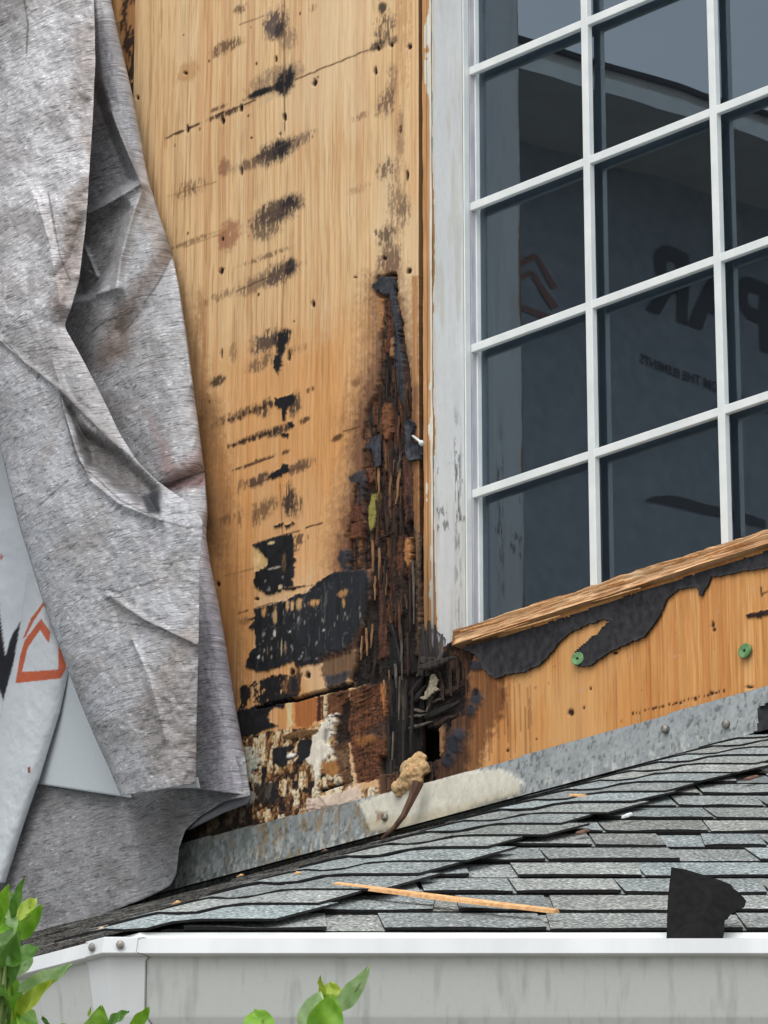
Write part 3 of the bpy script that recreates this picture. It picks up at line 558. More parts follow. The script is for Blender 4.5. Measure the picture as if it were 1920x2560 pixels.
# dark recess left of the brown board
P.layer([(840, 1800), (862, 1745), (874, 1740), (872, 1850), (860, 1880), (838, 1870), (832, 1840)], (40, 27, 22), -.007, 'h', 6, 2, 1, .6, .0022)
P.layer([(828, 1870), (866, 1850), (880, 1960), (860, 1970), (845, 1930)], (96, 66, 44), -.004, 'h', 6, 2.5, .9, .6, .0017)
# brown cross-grain board
P.layer([(872, 1728), (905, 1714), (962, 1692), (966, 1760), (960, 1900), (955, 1945), (890, 1962), (880, 1900), (866, 1820)], (98, 60, 38), -.003, 'h', 4, 1.6, 1, 1.1, .004)
P.layer([(905, 1830), (960, 1800), (960, 1835), (915, 1850)], (62, 50, 44), -.004, 'h', 8, 8, .8, .5, .0017)
P.layer([(880, 1845), (930, 1832), (940, 1850), (895, 1865)], (142, 94, 52), -.002, 'h', 6, 3, .9, .5, .0022)
P.layer([(946, 1700), (962, 1694), (964, 1720), (962, 1790), (956, 1790)], (170, 112, 66), -.001, 'v', 3, 1.5, .9, .4, .001)

BDZ = [(800, 1740), (962, 1692), (966, 1760), (958, 1945), (890, 1962), (840, 1960), (830, 1850)]
P.cracks(BDZ, 50, .018, (26, 17, 13), .9, -.002, 2.2); P.cracks(BDZ, 120, .016, (40, 26, 18), .8, -.001, 1.8)
# ---- the rotted column up the right side of the sheet
ROT = [(938, 688), (986, 684), (992, 740), (1004, 800), (1012, 850), (1024, 930), (1030, 1050), (1032, 1250), (1034, 1330), (1060, 1340), (1060, 2000), (960, 2000), (962, 1700), (905, 1712), (868, 1720), (890, 1640), (905, 1560), (928, 1500), (926, 1420), (868, 1425), (862, 1340), (876, 1270), (892, 1200), (905, 1165), (902, 1090), (912, 1030), (934, 990), (948, 900), (950, 800), (940, 740)]
i = np.where((P.x > 840) & (P.y > 660))[0]
sd = poly_sd(P.x[i], P.y[i], ROT) + 14 * (fbm(P.x[i] / 14, P.y[i] / 30, 4, 5) - .5)
m = np.clip(.5 - sd / 4, 0, 1)
uu = P.u[i] + 0.004 * (fbm(P.u[i] * 30, P.v[i] * 14, 3, 77) - .5); jag = P.v[i] + 0.05 * (fbm(P.u[i] * 300, P.v[i] * 10, 3, 78) - .5)
r1, _ = cells(uu / 0.0085, jag / 0.085, 31); r2, _ = cells(uu / 0.0032 + 3, jag / 0.055, 57); r3, f3 = cells(uu / 0.0016, jag / 0.04, 91)
pal = np.array([L((30, 22, 19)), L((50, 33, 26)), L((76, 49, 36)), L((98, 63, 42)), L((122, 84, 54)), L((40, 38, 40)), L((60, 44, 36)), L((20, 16, 15))])
idx = np.minimum((r2 * 0.55 + r1 * 0.45) * 8, 7.99).astype(int)
dk = sstep(1400, 1680, P.y[i]); idx = np.where((_h(np.floor(uu / .0032), np.floor(jag / .05), 3) < dk * .8), 7, idx)
cc = pal[idx] * (0.62 + 0.76 * fbm(uu * 900, P.v[i] * 30, 3, 12))[:, None]
hh = -0.0015 - 0.011 * r1 ** 1.4 - 0.004 * r2 - 0.0018 * r3 + 0.002 * (fbm(uu * 500, P.v[i] * 60, 3, 13) - .5)
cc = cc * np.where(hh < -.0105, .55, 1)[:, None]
P.c[i] = P.c[i] * (1 - m)[:, None] + cc * m[:, None]; P.h[i] = P.h[i] * (1 - m) + hh * m
P.cracks(ROT, 40, .016, (14, 10, 9), .9, -.003, .35); P.cracks(ROT, 110, .014, (20, 14, 12), .8, -.002, .5)
# parts of the rot one can name
P.layer([(957, 735), (975, 735), (978, 830), (974, 890), (958, 890)], (88, 54, 38), -.006, 'h', 2, 1.2, 1, .9, .0028)
P.layer([(956, 880), (972, 880), (966, 990), (950, 1000), (952, 930)], (26, 20, 18), -.009, 'h', 4, 2, 1, .6, .0017)
P.layer([(928, 712), (953, 690), (985, 690), (990, 740), (1000, 800), (998, 835), (986, 842), (978, 780), (972, 738), (958, 738), (930, 720)], (56, 58, 64), .001, 'f', 5, 1.5, 1, .4, .0012)
P.layer([(982, 838), (994, 830), (1006, 900), (1010, 980), (1004, 1010), (996, 1000), (986, 930)], (54, 58, 66), 0, 'v', 4, 1.5, .95, .5, .0012)
P.layer([(975, 846), (983, 846), (982, 892), (973, 892)], (150, 110, 74), .0005, 'v', 2, 1, 1, .2, .0008)
P.layer([(938, 740), (955, 742), (955, 820), (945, 826)], (176, 128, 84), -.0005, 'v', 5, 3, .8, .4, .001)
P.layer([(952, 1000), (974, 1010), (975, 1080), (966, 1100), (955, 1096), (950, 1050)], (118, 76, 50), -.002, 'h', 4, 1.6, 1, .6, .0017)
P.layer([(1003, 1155), (1030, 1155), (1031, 1298), (1006, 1308), (1002, 1230)], (88, 56, 44), -.003, 'h', 3, 1.4, 1, .7, .0017)
P.layer([(1031, 690), (1046, 690), (1047, 1320), (1034, 1320), (1030, 1150)], (178, 128, 82), .0005, 'v', 3, 1.6, .9, .4, .001)
P.layer([(1028, 960), (1047, 960), (1047, 1330), (1030, 1330)], (118, 80, 52), .0003, 'v', 5, 6, .75, .5, .001)
P.layer([(1036, 1310), (1047, 1310), (1047, 1640), (1036, 1640)], (112, 88, 66), 0, 'v', 3, 1.6, .9, .6, .001)
P.layer([(960, 1340), (1008, 1335), (1016, 1360), (1012, 1420), (1000, 1470), (990, 1545), (972, 1560), (968, 1440)], (90, 56, 38), -.004, 'h', 4, 1.6, 1, .7, .0022)
P.layer([(940, 1435), (960, 1425), (960, 1640), (938, 1650), (940, 1560)], (84, 52, 38), -.005, 'h', 3, 1.6, 1, .6, .0017)
P.layer([(1005, 1350), (1024, 1345), (1024, 1420), (1008, 1410)], (168, 116, 70), -.001, 'h', 6, 1.4, 1, .5, .0017)
P.layer([(874, 1262), (904, 1250), (906, 1300), (870, 1305)], (96, 58, 42), -.003, 'h', 4, 1.4, 1, .6, .0017)
P.layer([(874, 1308), (905, 1303), (900, 1342), (872, 1348)], (106, 64, 42), -.002, 'h', 3, 1.4, 1, .6, .0017)
P.layer([(912, 1170), (936, 1165), (938, 1200), (915, 1215)], (104, 64, 42), -.002, 'h', 5, 1.6, 1, .6, .0017)
P.layer([(868, 1193), (908, 1172), (912, 1190), (904, 1250), (896, 1260), (894, 1210), (872, 1200)], (54, 54, 60), 0, 'f', 4, 2, .95, .4, .001)
P.layer([(906, 1220), (938, 1222), (936, 1300), (922, 1330), (906, 1330)], (40, 30, 24), -.010, 'v', 4, 2, 1, .5, .002)
P.layer([(919, 1230), (936, 1228), (933, 1280), (926, 1310), (918, 1322), (911, 1302), (910, 1275)], (150, 140, 72), -.008, 'f', 4, 1.4, 1, .25, .002)
P.layer([(968, 1562), (990, 1556), (1002, 1640), (1000, 1690), (962, 1700), (964, 1610)], (28, 29, 33), -.007, 'v', 6, 3, .95, .7, .004)
P.layer([(962, 1690), (1046, 1680), (1048, 2000), (966, 2000), (958, 1900)], (26, 23, 22), -.013, 'v', 3, 2, 1, .9, .006)
P.layer([(990, 1700), (996, 1690), (1000, 1800), (995, 1800)], (96, 86, 76), -.009, 'v', 2, 1.2, .9, .4, .002)
P.layer([(940, 1905), (968, 1900), (985, 1925), (1000, 1960), (1010, 1985), (948, 1985)], (92, 64, 46), -.004, 'v', 4, 1.6, 1, .7, .003)
P.layer([(940, 1890), (975, 1890), (980, 1930), (945, 1935)], (18, 15, 15), -.016, 'v', 5, 1.6, 1, .5, .003)
P.layer([(900, 1500), (940, 1430), (1046, 1400), (1048, 1720), (960, 1710), (890, 1715), (905, 1620)], (30, 24, 21), None, 'v', 12, 10, .85, .8, cover=.58, cs=(120, 14))
P.layer([(930, 1180), (1030, 1150), (1032, 1420), (935, 1420)], (30, 23, 20), None, 'v', 10, 8, .8, .8, cover=.45, cs=(140, 16))
P.cracks(ROT, 55, .010, (16, 11, 10), .85, -.003, .4); P.cracks(ROT, 150, .010, (30, 20, 16), .7, -.0015, .8)
sh = thing('plywood_sheet', W((U_L + U_R) / 2, -0.52, 0), 'tall tan plywood sheet with mould smudges, stuck black felt and a rotted column beside window', 'plywood')
# cut the sheet along the flashing (it runs a little below its top edge)
sheet = ply.build('veneer_face', M['ply'], sh, 0.012)

# plies splintering off the rot: each splinter a part of the sheet
def splinter(px0, py0, px1, py1, wpx, w0, w1, mat, parent, seed):
    r = random.Random(seed); a = pw(px0, py0, w0); b = pw(px1, py1, w1); d = b - a; n = 5; vs = []; 
    side = np.cross(d, N); side = side / (np.linalg.norm(side) + 1e-9); hw = wpx / 1540 / 2
    for k in range(n + 1):
        t = k / n; c = a + d * t + side * r.uniform(-.25, .25) * hw + N * r.uniform(-.001, .001)
        ww = hw * (1 - .75 * max(0, t - .55) / .45) * r.uniform(.75, 1.1) * (1 if k else .7)
        for sx, sn in ((-1, -.0012), (1, -.0012), (.55, .0011), (-.6, .0009)): vs.append(c + side * sx * ww + N * sn)
    fs = [(0, 3, 2, 1), (n * 4, n * 4 + 1, n * 4 + 2, n * 4 + 3)]
    for k in range(n):
        for q in range(4): fs.append((k * 4 + q, k * 4 + (q + 1) % 4, (k + 1) * 4 + (q + 1) % 4, (k + 1) * 4 + q))
    return mk('splinter', np.array(vs), fs, mat, parent, smooth=False)
M['sp_dark'] = mat_noise('rotted_splinter', (28, 20, 17), (64, 44, 33), 260, .85, .9, .001, (1, 1, .08))
M['sp_red'] = mat_noise('red_rot_splinter', (62, 40, 29), (104, 68, 46), 260, .85, .9, .001, (1, 1, .08))
M['sp_tan'] = mat_noise('tan_splinter', (104, 74, 50), (160, 120, 82), 260, .8, .7, .001, (1, 1, .08))
M['sp_black'] = mat_noise('black_splinter', (20, 18, 18), (52, 46, 43), 260, .85, .9, .001, (1, 1, .08))
M['sp_grey'] = mat_noise('grey_splinter', (58, 54, 50), (112, 104, 95), 260, .85, .8, .001, (1, 1, .08))
SPL = [(945, 1160, 948, 1232, 8, 'sp_tan'), (938, 1165, 941, 1225, 6, 'sp_red'), (962, 1170, 958, 1215, 7, 'sp_dark'), (985, 1150, 972, 1235, 9, 'sp_tan'), (998, 1170, 990, 1260, 9, 'sp_tan'), (1003, 1130, 993, 1180, 7, 'sp_grey'), (976, 1100, 980, 1190, 9, 'sp_dark'), (986, 900, 990, 1010, 5, 'sp_dark'), (1020, 900, 1026, 1010, 6, 'sp_dark'), (968, 920, 966, 1000, 6, 'sp_black'), (950, 960, 946, 1060, 8, 'sp_dark'), (1012, 1000, 1016, 1090, 8, 'sp_dark'), (996, 1040, 994, 1120, 7, 'sp_red'),
       (940, 1250, 946, 1330, 9, 'sp_dark'), (962, 1240, 968, 1340, 9, 'sp_dark'), (985, 1270, 986, 1390, 11, 'sp_dark'), (1000, 1250, 1002, 1340, 7, 'sp_black'), (950, 1345, 984, 1330, 8, 'sp_dark'), (930, 1350, 933, 1430, 9, 'sp_tan'), (948, 1370, 946, 1450, 8, 'sp_tan'), (938, 1440, 936, 1500, 6, 'sp_tan'), (962, 1400, 958, 1560, 7, 'sp_black'), (1024, 1420, 1026, 1580, 7, 'sp_dark'), (1032, 1400, 1034, 1560, 6, 'sp_grey'), (996, 1500, 1000, 1600, 8, 'sp_red'), (980, 1560, 1002, 1660, 7, 'sp_black'), (1000, 1560, 1006, 1700, 6, 'sp_grey'), (1018, 1580, 1020, 1690, 7, 'sp_dark'), (930, 1560, 926, 1620, 7, 'sp_tan'), (915, 1570, 918, 1640, 8, 'sp_tan'), (905, 1590, 902, 1650, 7, 'sp_tan'), (940, 1640, 930, 1700, 8, 'sp_dark'),
       (975, 1690, 978, 1790, 8, 'sp_black'), (988, 1660, 990, 1720, 8, 'sp_grey'), (1000, 1690, 996, 1800, 5, 'sp_grey'), (970, 1790, 972, 1900, 7, 'sp_black'), (984, 1830, 980, 1900, 5, 'sp_grey'), (1015, 1700, 1012, 1830, 9, 'sp_black'), (1030, 1720, 1026, 1880, 9, 'sp_black'), (1008, 1800, 1006, 1940, 8, 'sp_black'), (960, 1700, 964, 1740, 4, 'sp_tan'), (852, 1765, 874, 1750, 5, 'sp_red'), (840, 1740, 862, 1732, 5, 'sp_dark'), (905, 1730, 935, 1716, 4, 'sp_red'), (890, 1745, 930, 1730, 4, 'sp_red'), (884, 1758, 922, 1744, 4, 'sp_tan'), (888, 1770, 915, 1760, 4, 'sp_red'), (712, 1846, 760, 1832, 6, 'sp_tan'), (750, 1842, 800, 1822, 5, 'sp_tan'), (610, 1556, 640, 1540, 8, 'sp_tan')]
for k, (a, b, c, d, wp, mt) in enumerate(SPL): splinter(a, b, c, d, wp * 1.0, -.004, .002, M[mt], sh, k)
for k in range(24):
    y0 = rng.uniform(900, 1680); x0 = rng.uniform(940 if y0 > 1000 else 958, 1026); ln = rng.uniform(30, 90)
    splinter(x0, y0, x0 + rng.uniform(-6, 6), y0 + ln, rng.uniform(3, 6), -.006, rng.uniform(-.003, .002), M[rng.choice(['sp_dark', 'sp_dark', 'sp_red', 'sp_black', 'sp_tan'])], sh, 100 + k)

# ---- sheets cut out of polygons (felt scraps, sealant): real thin sheets with ragged edges
def sheet_poly(name, poly, mat, parent, w=0.004, wfun=None, ra=3, res=(0.0022, 0.0020), thick=0.0018, paint=None, rs=9):
    p = np.array(poly, float); uu, vv = wall_uv(p[:, 0], p[:, 1], w)
    q = Panel(uu.min() - .006, uu.max() + .006, vv.min() - .006, vv.max() + .006, *res)
    q.x, q.y = proj(W(q.u, q.v, w + 0 * q.u))
    sd = poly_sd(q.x, q.y, [tuple(t) for t in poly]) + ra * 2 * (fbm(q.x / rs, q.y / rs, 4, len(poly)) - .5)
    q.sd = sd
    q.h = (wfun(q) if wfun else 0.0012 * (fbm(q.u * 40, q.v * 40, 3, 3) - .5)) * np.ones(q.u.size); q.c[:] = .5
    if paint: paint(q)
    return q.build(name, mat, parent, thick, keep=(sd < 0), w0=w)
def curl(q): return 0.0012 * (fbm(q.u * 40, q.v * 40, 3, 3) - .5) + 0.006 * np.clip(1 + q.sd / 16, 0, 1) ** 2
sheet_poly('felt_scrap', [(925, 1098), (938, 1086), (952, 1085), (954, 1165), (936, 1170), (930, 1122), (910, 1120), (915, 1108)], M['slate'], sh, .003)
sheet_poly('felt_scrap', [(1012, 1060), (1026, 1046), (1042, 1062), (1033, 1090), (1034, 1102), (1056, 1106), (1057, 1150), (1026, 1154), (1014, 1130), (1020, 1100)], M['slate'], sh, .004, curl, 1.5)
nl = thing('bent_nail', pw(1046, 1102, .012), 'bent pale nail sticking out of a dark felt tab on the rotted plywood', 'nail')
v_, f_ = tube_vf([pw(1032, 1090, .006), pw(1044, 1099, .014), pw(1054, 1108, .016)], [.0022, .0022, .0024], 7); mk('shank', v_, f_, M['white'], nl)
v_, f_ = tube_vf([pw(1052, 1106, .016), pw(1056, 1110, .0165)], .0045, 8); mk('head', v_, f_, M['white'], nl)

# ------------------------------------------------------------------ neighbouring sheet at the far left
nb = Panel(U_L - 0.52, U_L - 0.0025, -0.58, 1.34, 0.004, 0.003)
wood_base(nb, 41, (170, 116, 66), (190, 138, 86), (120, 76, 44), (210, 170, 120), -.2, .6)
nb.layer([(300, -120), (345, -120), (345, 260), (300, 240)], (30, 23, 22), .001, 'f', 16, 4, .9, .6, .001, cover=.55, cs=(60, 30))
ns = thing('plywood_sheet', W(U_L - .26, -.55, 0), 'mould-blackened plywood sheet mostly hidden behind the hanging wrap', 'plywood')
nb.build('veneer_face', M['ply'], ns, .012, w0=-.004)
# dark framing behind the sheets
fr = thing('wall_framing', W(-.3, -.6, -.05), 'dark stud framing behind the rotted plywood, seen through the holes', 'framing')
wbox('backing_board', -1.14, 0.0, -.62, 1.34, -.075, -.06, M['dark'], fr)
wbox('backing_board', 0.0, 1.7, -.62, -.24, -.075, -.06, M['dark'], fr)
for k, (a, b) in enumerate([(-.1, -.055), (-.5, -.455), (-.9, -.855)]): wbox('stud', a, b, -.62, 1.34, -.06, -.014, M['char'], fr)

# ------------------------------------------------------------------ plywood below the window
US = U_R + .0015; lo = Panel(US, 1.75, -.575, -.234, 0.0021, 0.0019)
wood_base(lo, 71, (212, 150, 86), (214, 154, 92), (182, 114, 58), (232, 188, 130), -.5, -.2)
P = lo
P.layer([(1040, 1600), (1240, 1580), (1250, 1700), (1265, 1740), (1245, 1800), (1210, 1880), (1200, 1960), (1040, 2000)], (112, 68, 38), -.0005, 'v', 16, 10, .85, .7, .001)
P.layer([(1040, 1600), (1165, 1600), (1172, 1700), (1180, 1800), (1160, 1960), (1040, 2000)], (64, 42, 30), -.001, 'v', 12, 8, .85, .8, .002)
P.layer([(1252, 1690), (1262, 1700), (1258, 1790), (1246, 1800)], (76, 46, 28), None, 'v', 6, 5, .7, .5)
for a in range(26):
    x0 = rng.uniform(1150, 1330); P.line([(x0, rng.uniform(1690, 1780)), (x0 + 3, rng.uniform(1800, 1920))], rng.uniform(1, 3), (124, 72, 36), .5, .3)
for cx, cy, rx, ry, cc, d in [(1193, 1745, 16, 22, (50, 52, 60), .003), (1180, 1775, 12, 16, (46, 48, 56), .003), (1135, 1860, 20, 34, (40, 42, 50), .004), (1120, 1900, 14, 20, (44, 46, 54), .003), (1150, 1835, 12, 16, (52, 54, 62), .003), (1190, 1664, 22, 14, (44, 46, 54), .003), (1190, 1730, 10, 10, (18, 17, 18), -.003)]:
    P.blob(cx, cy, rx, ry, cc, 1, 0, .3, d)
for cx, cy, rx, ry in [(1427, 1781, 8, 9), (1783, 1562, 4, 8), (1786, 1575, 4, 5), (1778, 1733, 5, 5), (1872, 1718, 10, 3), (1476, 1722, 3, 5), (1268, 1876, 3, 4), (1460, 1770, 3, 4), (1340, 1848, 2, 3), (1537, 1632, 6, 4)]: P.hole(cx, cy, rx, ry, (50, 24, 14), -.002)
for k in range(24): P.hole(1580 + k * 10 + rng.uniform(-3, 3), 1785 - k * 2.5 + rng.uniform(-2, 2), rng.uniform(1.5, 4.5), rng.uniform(2, 5), (66, 34, 18), -.0004)
P.layer([(1866, 1536), (1900, 1528), (1960, 1515), (1960, 1530), (1890, 1546), (1870, 1548)], (44, 26, 22), .002, 'f', 4, 1.5, 1, .4, .001)
P.line([(1903, 1470), (1905, 1490)], 3, (60, 36, 20), .9); P.line([(1905, 1484), (1918, 1479)], 3, (60, 36, 20), .9)
P.line([(1600, 1445), (1700, 1500)], 0.1, (0, 0, 0), 0)
for k in range(60): P.blob(rng.uniform(1300, 1900), rng.uniform(1450, 1880), rng.uniform(1.5, 4), rng.uniform(1.5, 5), rng.choice([(200, 170, 150), (150, 90, 50), (186, 170, 160)]), .5, 0, .4)
# rot and the open hole beside the jamb foot
RO = [(1040, 1540), (1110, 1545), (1120, 1600), (1180, 1620), (1180, 1650), (1165, 1700), (1160, 1790), (1130, 1800), (1125, 1830), (1100, 1900), (1085, 1960), (1040, 2000)]
i = np.arange(P.u.size)[P.x < 1200]; sd = poly_sd(P.x[i], P.y[i], RO) + 16 * (fbm(P.x[i] / 12, P.y[i] / 22, 4, 8) - .5); m = np.clip(.5 - sd / 4, 0, 1)
uu = P.u[i] + .004 * (fbm(P.u[i] * 30, P.v[i] * 14, 3, 7) - .5); jag = P.v[i] + .05 * (fbm(P.u[i] * 300, P.v[i] * 10, 3, 9) - .5)
r1, _ = cells(uu / .0075, jag / .06, 131); r2, _ = cells(uu / .003, jag / .045, 157)
pal = np.array([L((24, 20, 19)), L((40, 30, 26)), L((70, 48, 36)), L((96, 64, 44)), L((30, 27, 27)), L((58, 52, 48))])
cc = pal[np.minimum((r1 * .5 + r2 * .5) * 6, 5.99).astype(int)] * (.6 + .8 * fbm(uu * 900, P.v[i] * 30, 3, 12))[:, None]
P.c[i] = P.c[i] * (1 - m)[:, None] + cc * m[:, None]; P.h[i] = P.h[i] * (1 - m) + (-.002 - .010 * r1 - .004 * r2) * m
P.layer([(1030, 1810), (1085, 1800), (1094, 1815), (1092, 1890), (1070, 1905), (1030, 1890)], (10, 8, 8), -.055, 'f', 4, 2, 1, .3, .002)
P.layer([(1015, 1650), (1090, 1640), (1150, 1720), (1150, 1770), (1085, 1815), (1015, 1815)], (34, 30, 28), -.012, 'd', 8, 3, .95, 1.0, .0033)
P.layer([(1092, 1820), (1104, 1812), (1106, 1880), (1096, 1900)], (140, 104, 70), -.002, 'v', 3, 1.5, 1, .4, .001)
lw = thing('plywood_strip', W(.8, -.52, 0), 'orange plywood strip between the broken sill and the flashing, black rot at one end', 'plywood')
lo.build('veneer_face', M['ply'], lw, .012)
# shredded cross fibres in the hole
for k, (a, b, c, d, wp, mt) in enumerate([(1022, 1820, 1082, 1804, 11, 'sp_grey'), (1024, 1792, 1066, 1786, 9, 'sp_grey'), (1078, 1756, 1108, 1744, 9, 'sp_grey'), (1030, 1772, 1062, 1780, 10, 'sp_grey'), (1080, 1742, 1064, 1780, 8, 'sp_grey'), (1056, 1796, 1152, 1752, 18, 'sp_black'), (1086, 1812, 1146, 1784, 16, 'sp_dark'), (1018, 1742, 1060, 1688, 20, 'sp_black'), (1026, 1760, 1066, 1712, 18, 'sp_black'), (1040, 1692, 1052, 1668, 8, 'sp_grey'), (1096, 1740, 1156, 1716, 20, 'sp_dark'), (1096, 1680, 1108, 1752, 18, 'sp_dark'), (1120, 1655, 1128, 1740, 14, 'sp_dark'), (1142, 1640, 1144, 1724, 12, 'sp_dark'), (1098, 1910, 1102, 1966, 16, 'sp_dark'), (1075, 1905, 1078, 1970, 16, 'sp_dark'), (1058, 1920, 1062, 1972, 12, 'sp_black')]):
    splinter(a, b, c, d, wp, -.010, .002, M[mt], lw, 300 + k)
sheet_poly('rag', [(1075, 1690), (1088, 1682), (1096, 1700), (1090, 1715), (1104, 1722), (1082, 1735), (1068, 1750), (1042, 1748), (1060, 1735), (1070, 1715)], mat_noise('pale_rag', (128, 118, 100), (182, 172, 148), 160, .9, .9, .002), lw, .004, lambda q: .008 * (fbm(q.u * 60, q.v * 60, 3, 2) - .3), 3)
# blackened stump of the jamb foot
st = thing('jamb_stump', pw(1075, 1650, 0), 'charred black stump of rotted timber at the foot of the white jamb', 'timber')
for k, (x0, y0, x1, y1, wp, mt) in enumerate([(1050, 1690, 1058, 1560, 26, 'char'), (1068, 1690, 1070, 1552, 34, 'char'), (1088, 1680, 1088, 1562, 26, 'char'), (1100, 1660, 1104, 1585, 18, 'sp_grey'), (1050, 1650, 1120, 1655, 26, 'char'), (1050, 1670, 1140, 1640, 20, 'char')]):
    o = splinter(x0, y0, x1, y1, wp, .004 + .003 * k, .008 + .002 * k, M[mt], st, 500 + k); o.name = 'fragment'

# ------------------------------------------------------------------ torn felt under the sill
FE = [(1150, 1620), (1300, 1578), (1420, 1540), (1520, 1505), (1720, 1440), (1920, 1376), (2100, 1318), (2100, 1375), (1980, 1410), (1920, 1422), (1861, 1430), (1812, 1440), (1780, 1444), (1768, 1470), (1757, 1493), (1748, 1488), (1743, 1470), (1698, 1475), (1668, 1500), (1656, 1534), (1639, 1560), (1614, 1594), (1584, 1605), (1535, 1628), (1510, 1642), (1481, 1663), (1446, 1670), (1437, 1652), (1436, 1630), (1456, 1613), (1476, 1594), (1495, 1584), (1505, 1568), (1524, 1553), (1510, 1549), (1486, 1558), (1466, 1564), (1436, 1579), (1406, 1599), (1387, 1623), (1367, 1648), (1352, 1662), (1322, 1678), (1313, 1682), (1268, 1688), (1236, 1700), (1219, 1684), (1206, 1668), (1190, 1640)]
ft = thing('tar_felt_strip', pw(1500, 1660, .005), 'torn black tar felt hanging from under the broken sill over orange plywood', 'felt')
sheet_poly('felt', FE, M['felt'], ft, .004, lambda q: .002 * (fbm(q.u * 14, q.v * 14, 3, 3) - .5) + .0025 * np.clip(1 + q.sd / 10, 0, 1) ** 2, 3.2)

# ------------------------------------------------------------------ window
wt = thing('window', W(.55, -.24, -.09), 'white-framed window with a grid of dark panes above the broken wooden sill', 'window')
UJ = 0.0215; WG = -0.106; WM = -0.086; VT = 1.31; VB = -.235; UE = 1.125
# left jamb: face looking right, front edge of bare wood
nd, nv = 60, 760; dd, vv = np.meshgrid(np.linspace(0.0, -.072, nd), np.linspace(VB - .03, VT, nv)); dd = dd.ravel(); vv = vv.ravel()
jc = np.tile(L((240, 241, 240), .92), (dd.size, 1)) * (0.96 + .08 * fbm(dd * 60, vv * 4, 4, 3))[:, None]
q = -dd / .072
jx, jy = proj(W(UJ + 0 * vv, vv, dd))
st_ = sstep(.62, .72, q) * (1 - sstep(.80, .95, q)) * sstep(980, 1120, jy) * (1 - sstep(1270, 1420, jy) * .5)
bl = st_ * sstep(.50, .58, fbm(dd * 300, vv * 40, 4, 9)); jc = jc * (1 - bl * .72)[:, None]
b2 = sstep(.66, .72, fbm(dd * 120 + 3, vv * 45, 4, 19)) * sstep(1120, 1180, jy) * (1 - sstep(1320, 1380, jy)) * .6; jc = jc * (1 - b2)[:, None]
stn = sstep(.55, .7, fbm(dd * 50, vv * 5, 4, 29)) * .12 + .12 * sstep(.6, .9, q) * sstep(1300, 1500, jy); jc = jc * (1 - stn[:, None] * np.array([.8, 1, 1.4]))
ed = q * 60 + 4 * (fbm(vv * 26, vv * 0, 4, 2) - .5) + 2.5 * sstep(.6, .66, fbm(vv * 8, vv * 0 + 3, 3, 6)) * -1 + 3 * sstep(1250, 1500, jy) * -1
br = ed < 0.8; jc[br] = L((176, 130, 88)); jc[(ed >= 0.8) & (ed < 3.6)] = L((232, 230, 218))
up = UJ + .0012 * (~br) + .0006 * (fbm(dd * 90, vv * 30, 3, 4) - .5)
keep = ~((jx < 1112) & (jy > 1556 + (jx - 1068) * 1.0 + 16 * (fbm(jx / 9, jy / 9, 3, 1) - .5)))
fc = grid_faces(nd, nv); fc = fc[keep[fc].all(1)]
mk('jamb_face', W(up, vv, dd), fc[:, ::-1], M['jamb'], wt, col=jc)
nu = 12; uu, vv = np.meshgrid(np.linspace(.0005, UJ, nu), np.linspace(VB + .03, VT, nv)); uu = uu.ravel(); vv = vv.ravel()
jx, jy = proj(W(uu, vv, 0))
jc = np.tile(L((198, 148, 100)), (uu.size, 1)) * (.6 + .8 * fbm(uu * 500, vv * 9, 4, 5))[:, None]
pt = (uu / UJ) > .78 - .5 * sstep(.58, .66, fbm(uu * 30, vv * 14, 4, 8)) ; jc[pt] = L((226, 222, 208))
dkk = sstep(1250, 1560, jy) * .5; jc *= (1 - dkk)[:, None]
sl = (np.abs(uu - .0105) < .0008); jc[sl] *= .45
mk('jamb_edge', W(uu, vv, .001 + .003 * (fbm(uu * 260, vv * 20, 3, 7) - .5)), grid_faces(nu, nv), M['ply'], wt, col=jc)
wbox('jamb_core', .0008, UJ - .002, VB, VT, -.13, -.003, M['rawwood'] if False else M['bead'], wt)
wbox('stop_bead', UJ + .001, UJ + .0045, VB - .01, VT, -.0725, WM + .0005, M['white'], wt, .001)
wbox('sash_bead', UJ + .002, UJ + .0062, VB, VT, WG - .002, WM - .0005, M['bead'], wt)
wbox('sash_bead', UJ + .004, UJ + .0085, VB, VT, WG - .003, WG + .009, M['white'], wt, .001)
# muntins
VM = [.0525, .3085, .5635, .8135, 1.0635]; UMs = [.2905, .5635, .8365]; hw = .0073
for v0 in VM: wbox('horizontal_muntin', UJ + .0035, UE - .01, v0 - hw - .006, v0 + hw - .006, WM - .009, WM, M['white'], wt, .0012)
for u0 in UMs: wbox('vertical_muntin', u0 - hw, u0 + hw, VB, VT - .02, WM - .0105, WM + .0012, M['white'], wt, .0012)
ulist = [UJ + .006] + UMs + [UE - .01]; vlist = [VB] + VM + [VT - .02]
for a in range(4):
    for b in range(6):
        u0, u1 = ulist[a], ulist[a + 1]; v0, v1 = vlist[b] - (.006 if b else 0), vlist[b + 1] - .006
        mk('pane', [W(u0, v0, WG), W(u1, v0, WG), W(u1, v1, WG), W(u0, v1, WG)], [(0, 1, 2, 3)], M['glass'], wt, smooth=False)
wbox('head_jamb', 0, UE + .05, VT, VT + .03, -.13, .002, M['white'], wt)
wbox('right_jamb', UE, UE + .03, VB, VT, -.13, .002, M['white'], wt)
wbox('bottom_rail', UJ, UE, VB - .02, VB + .003, -.125, WG + .004, M['white'], wt)
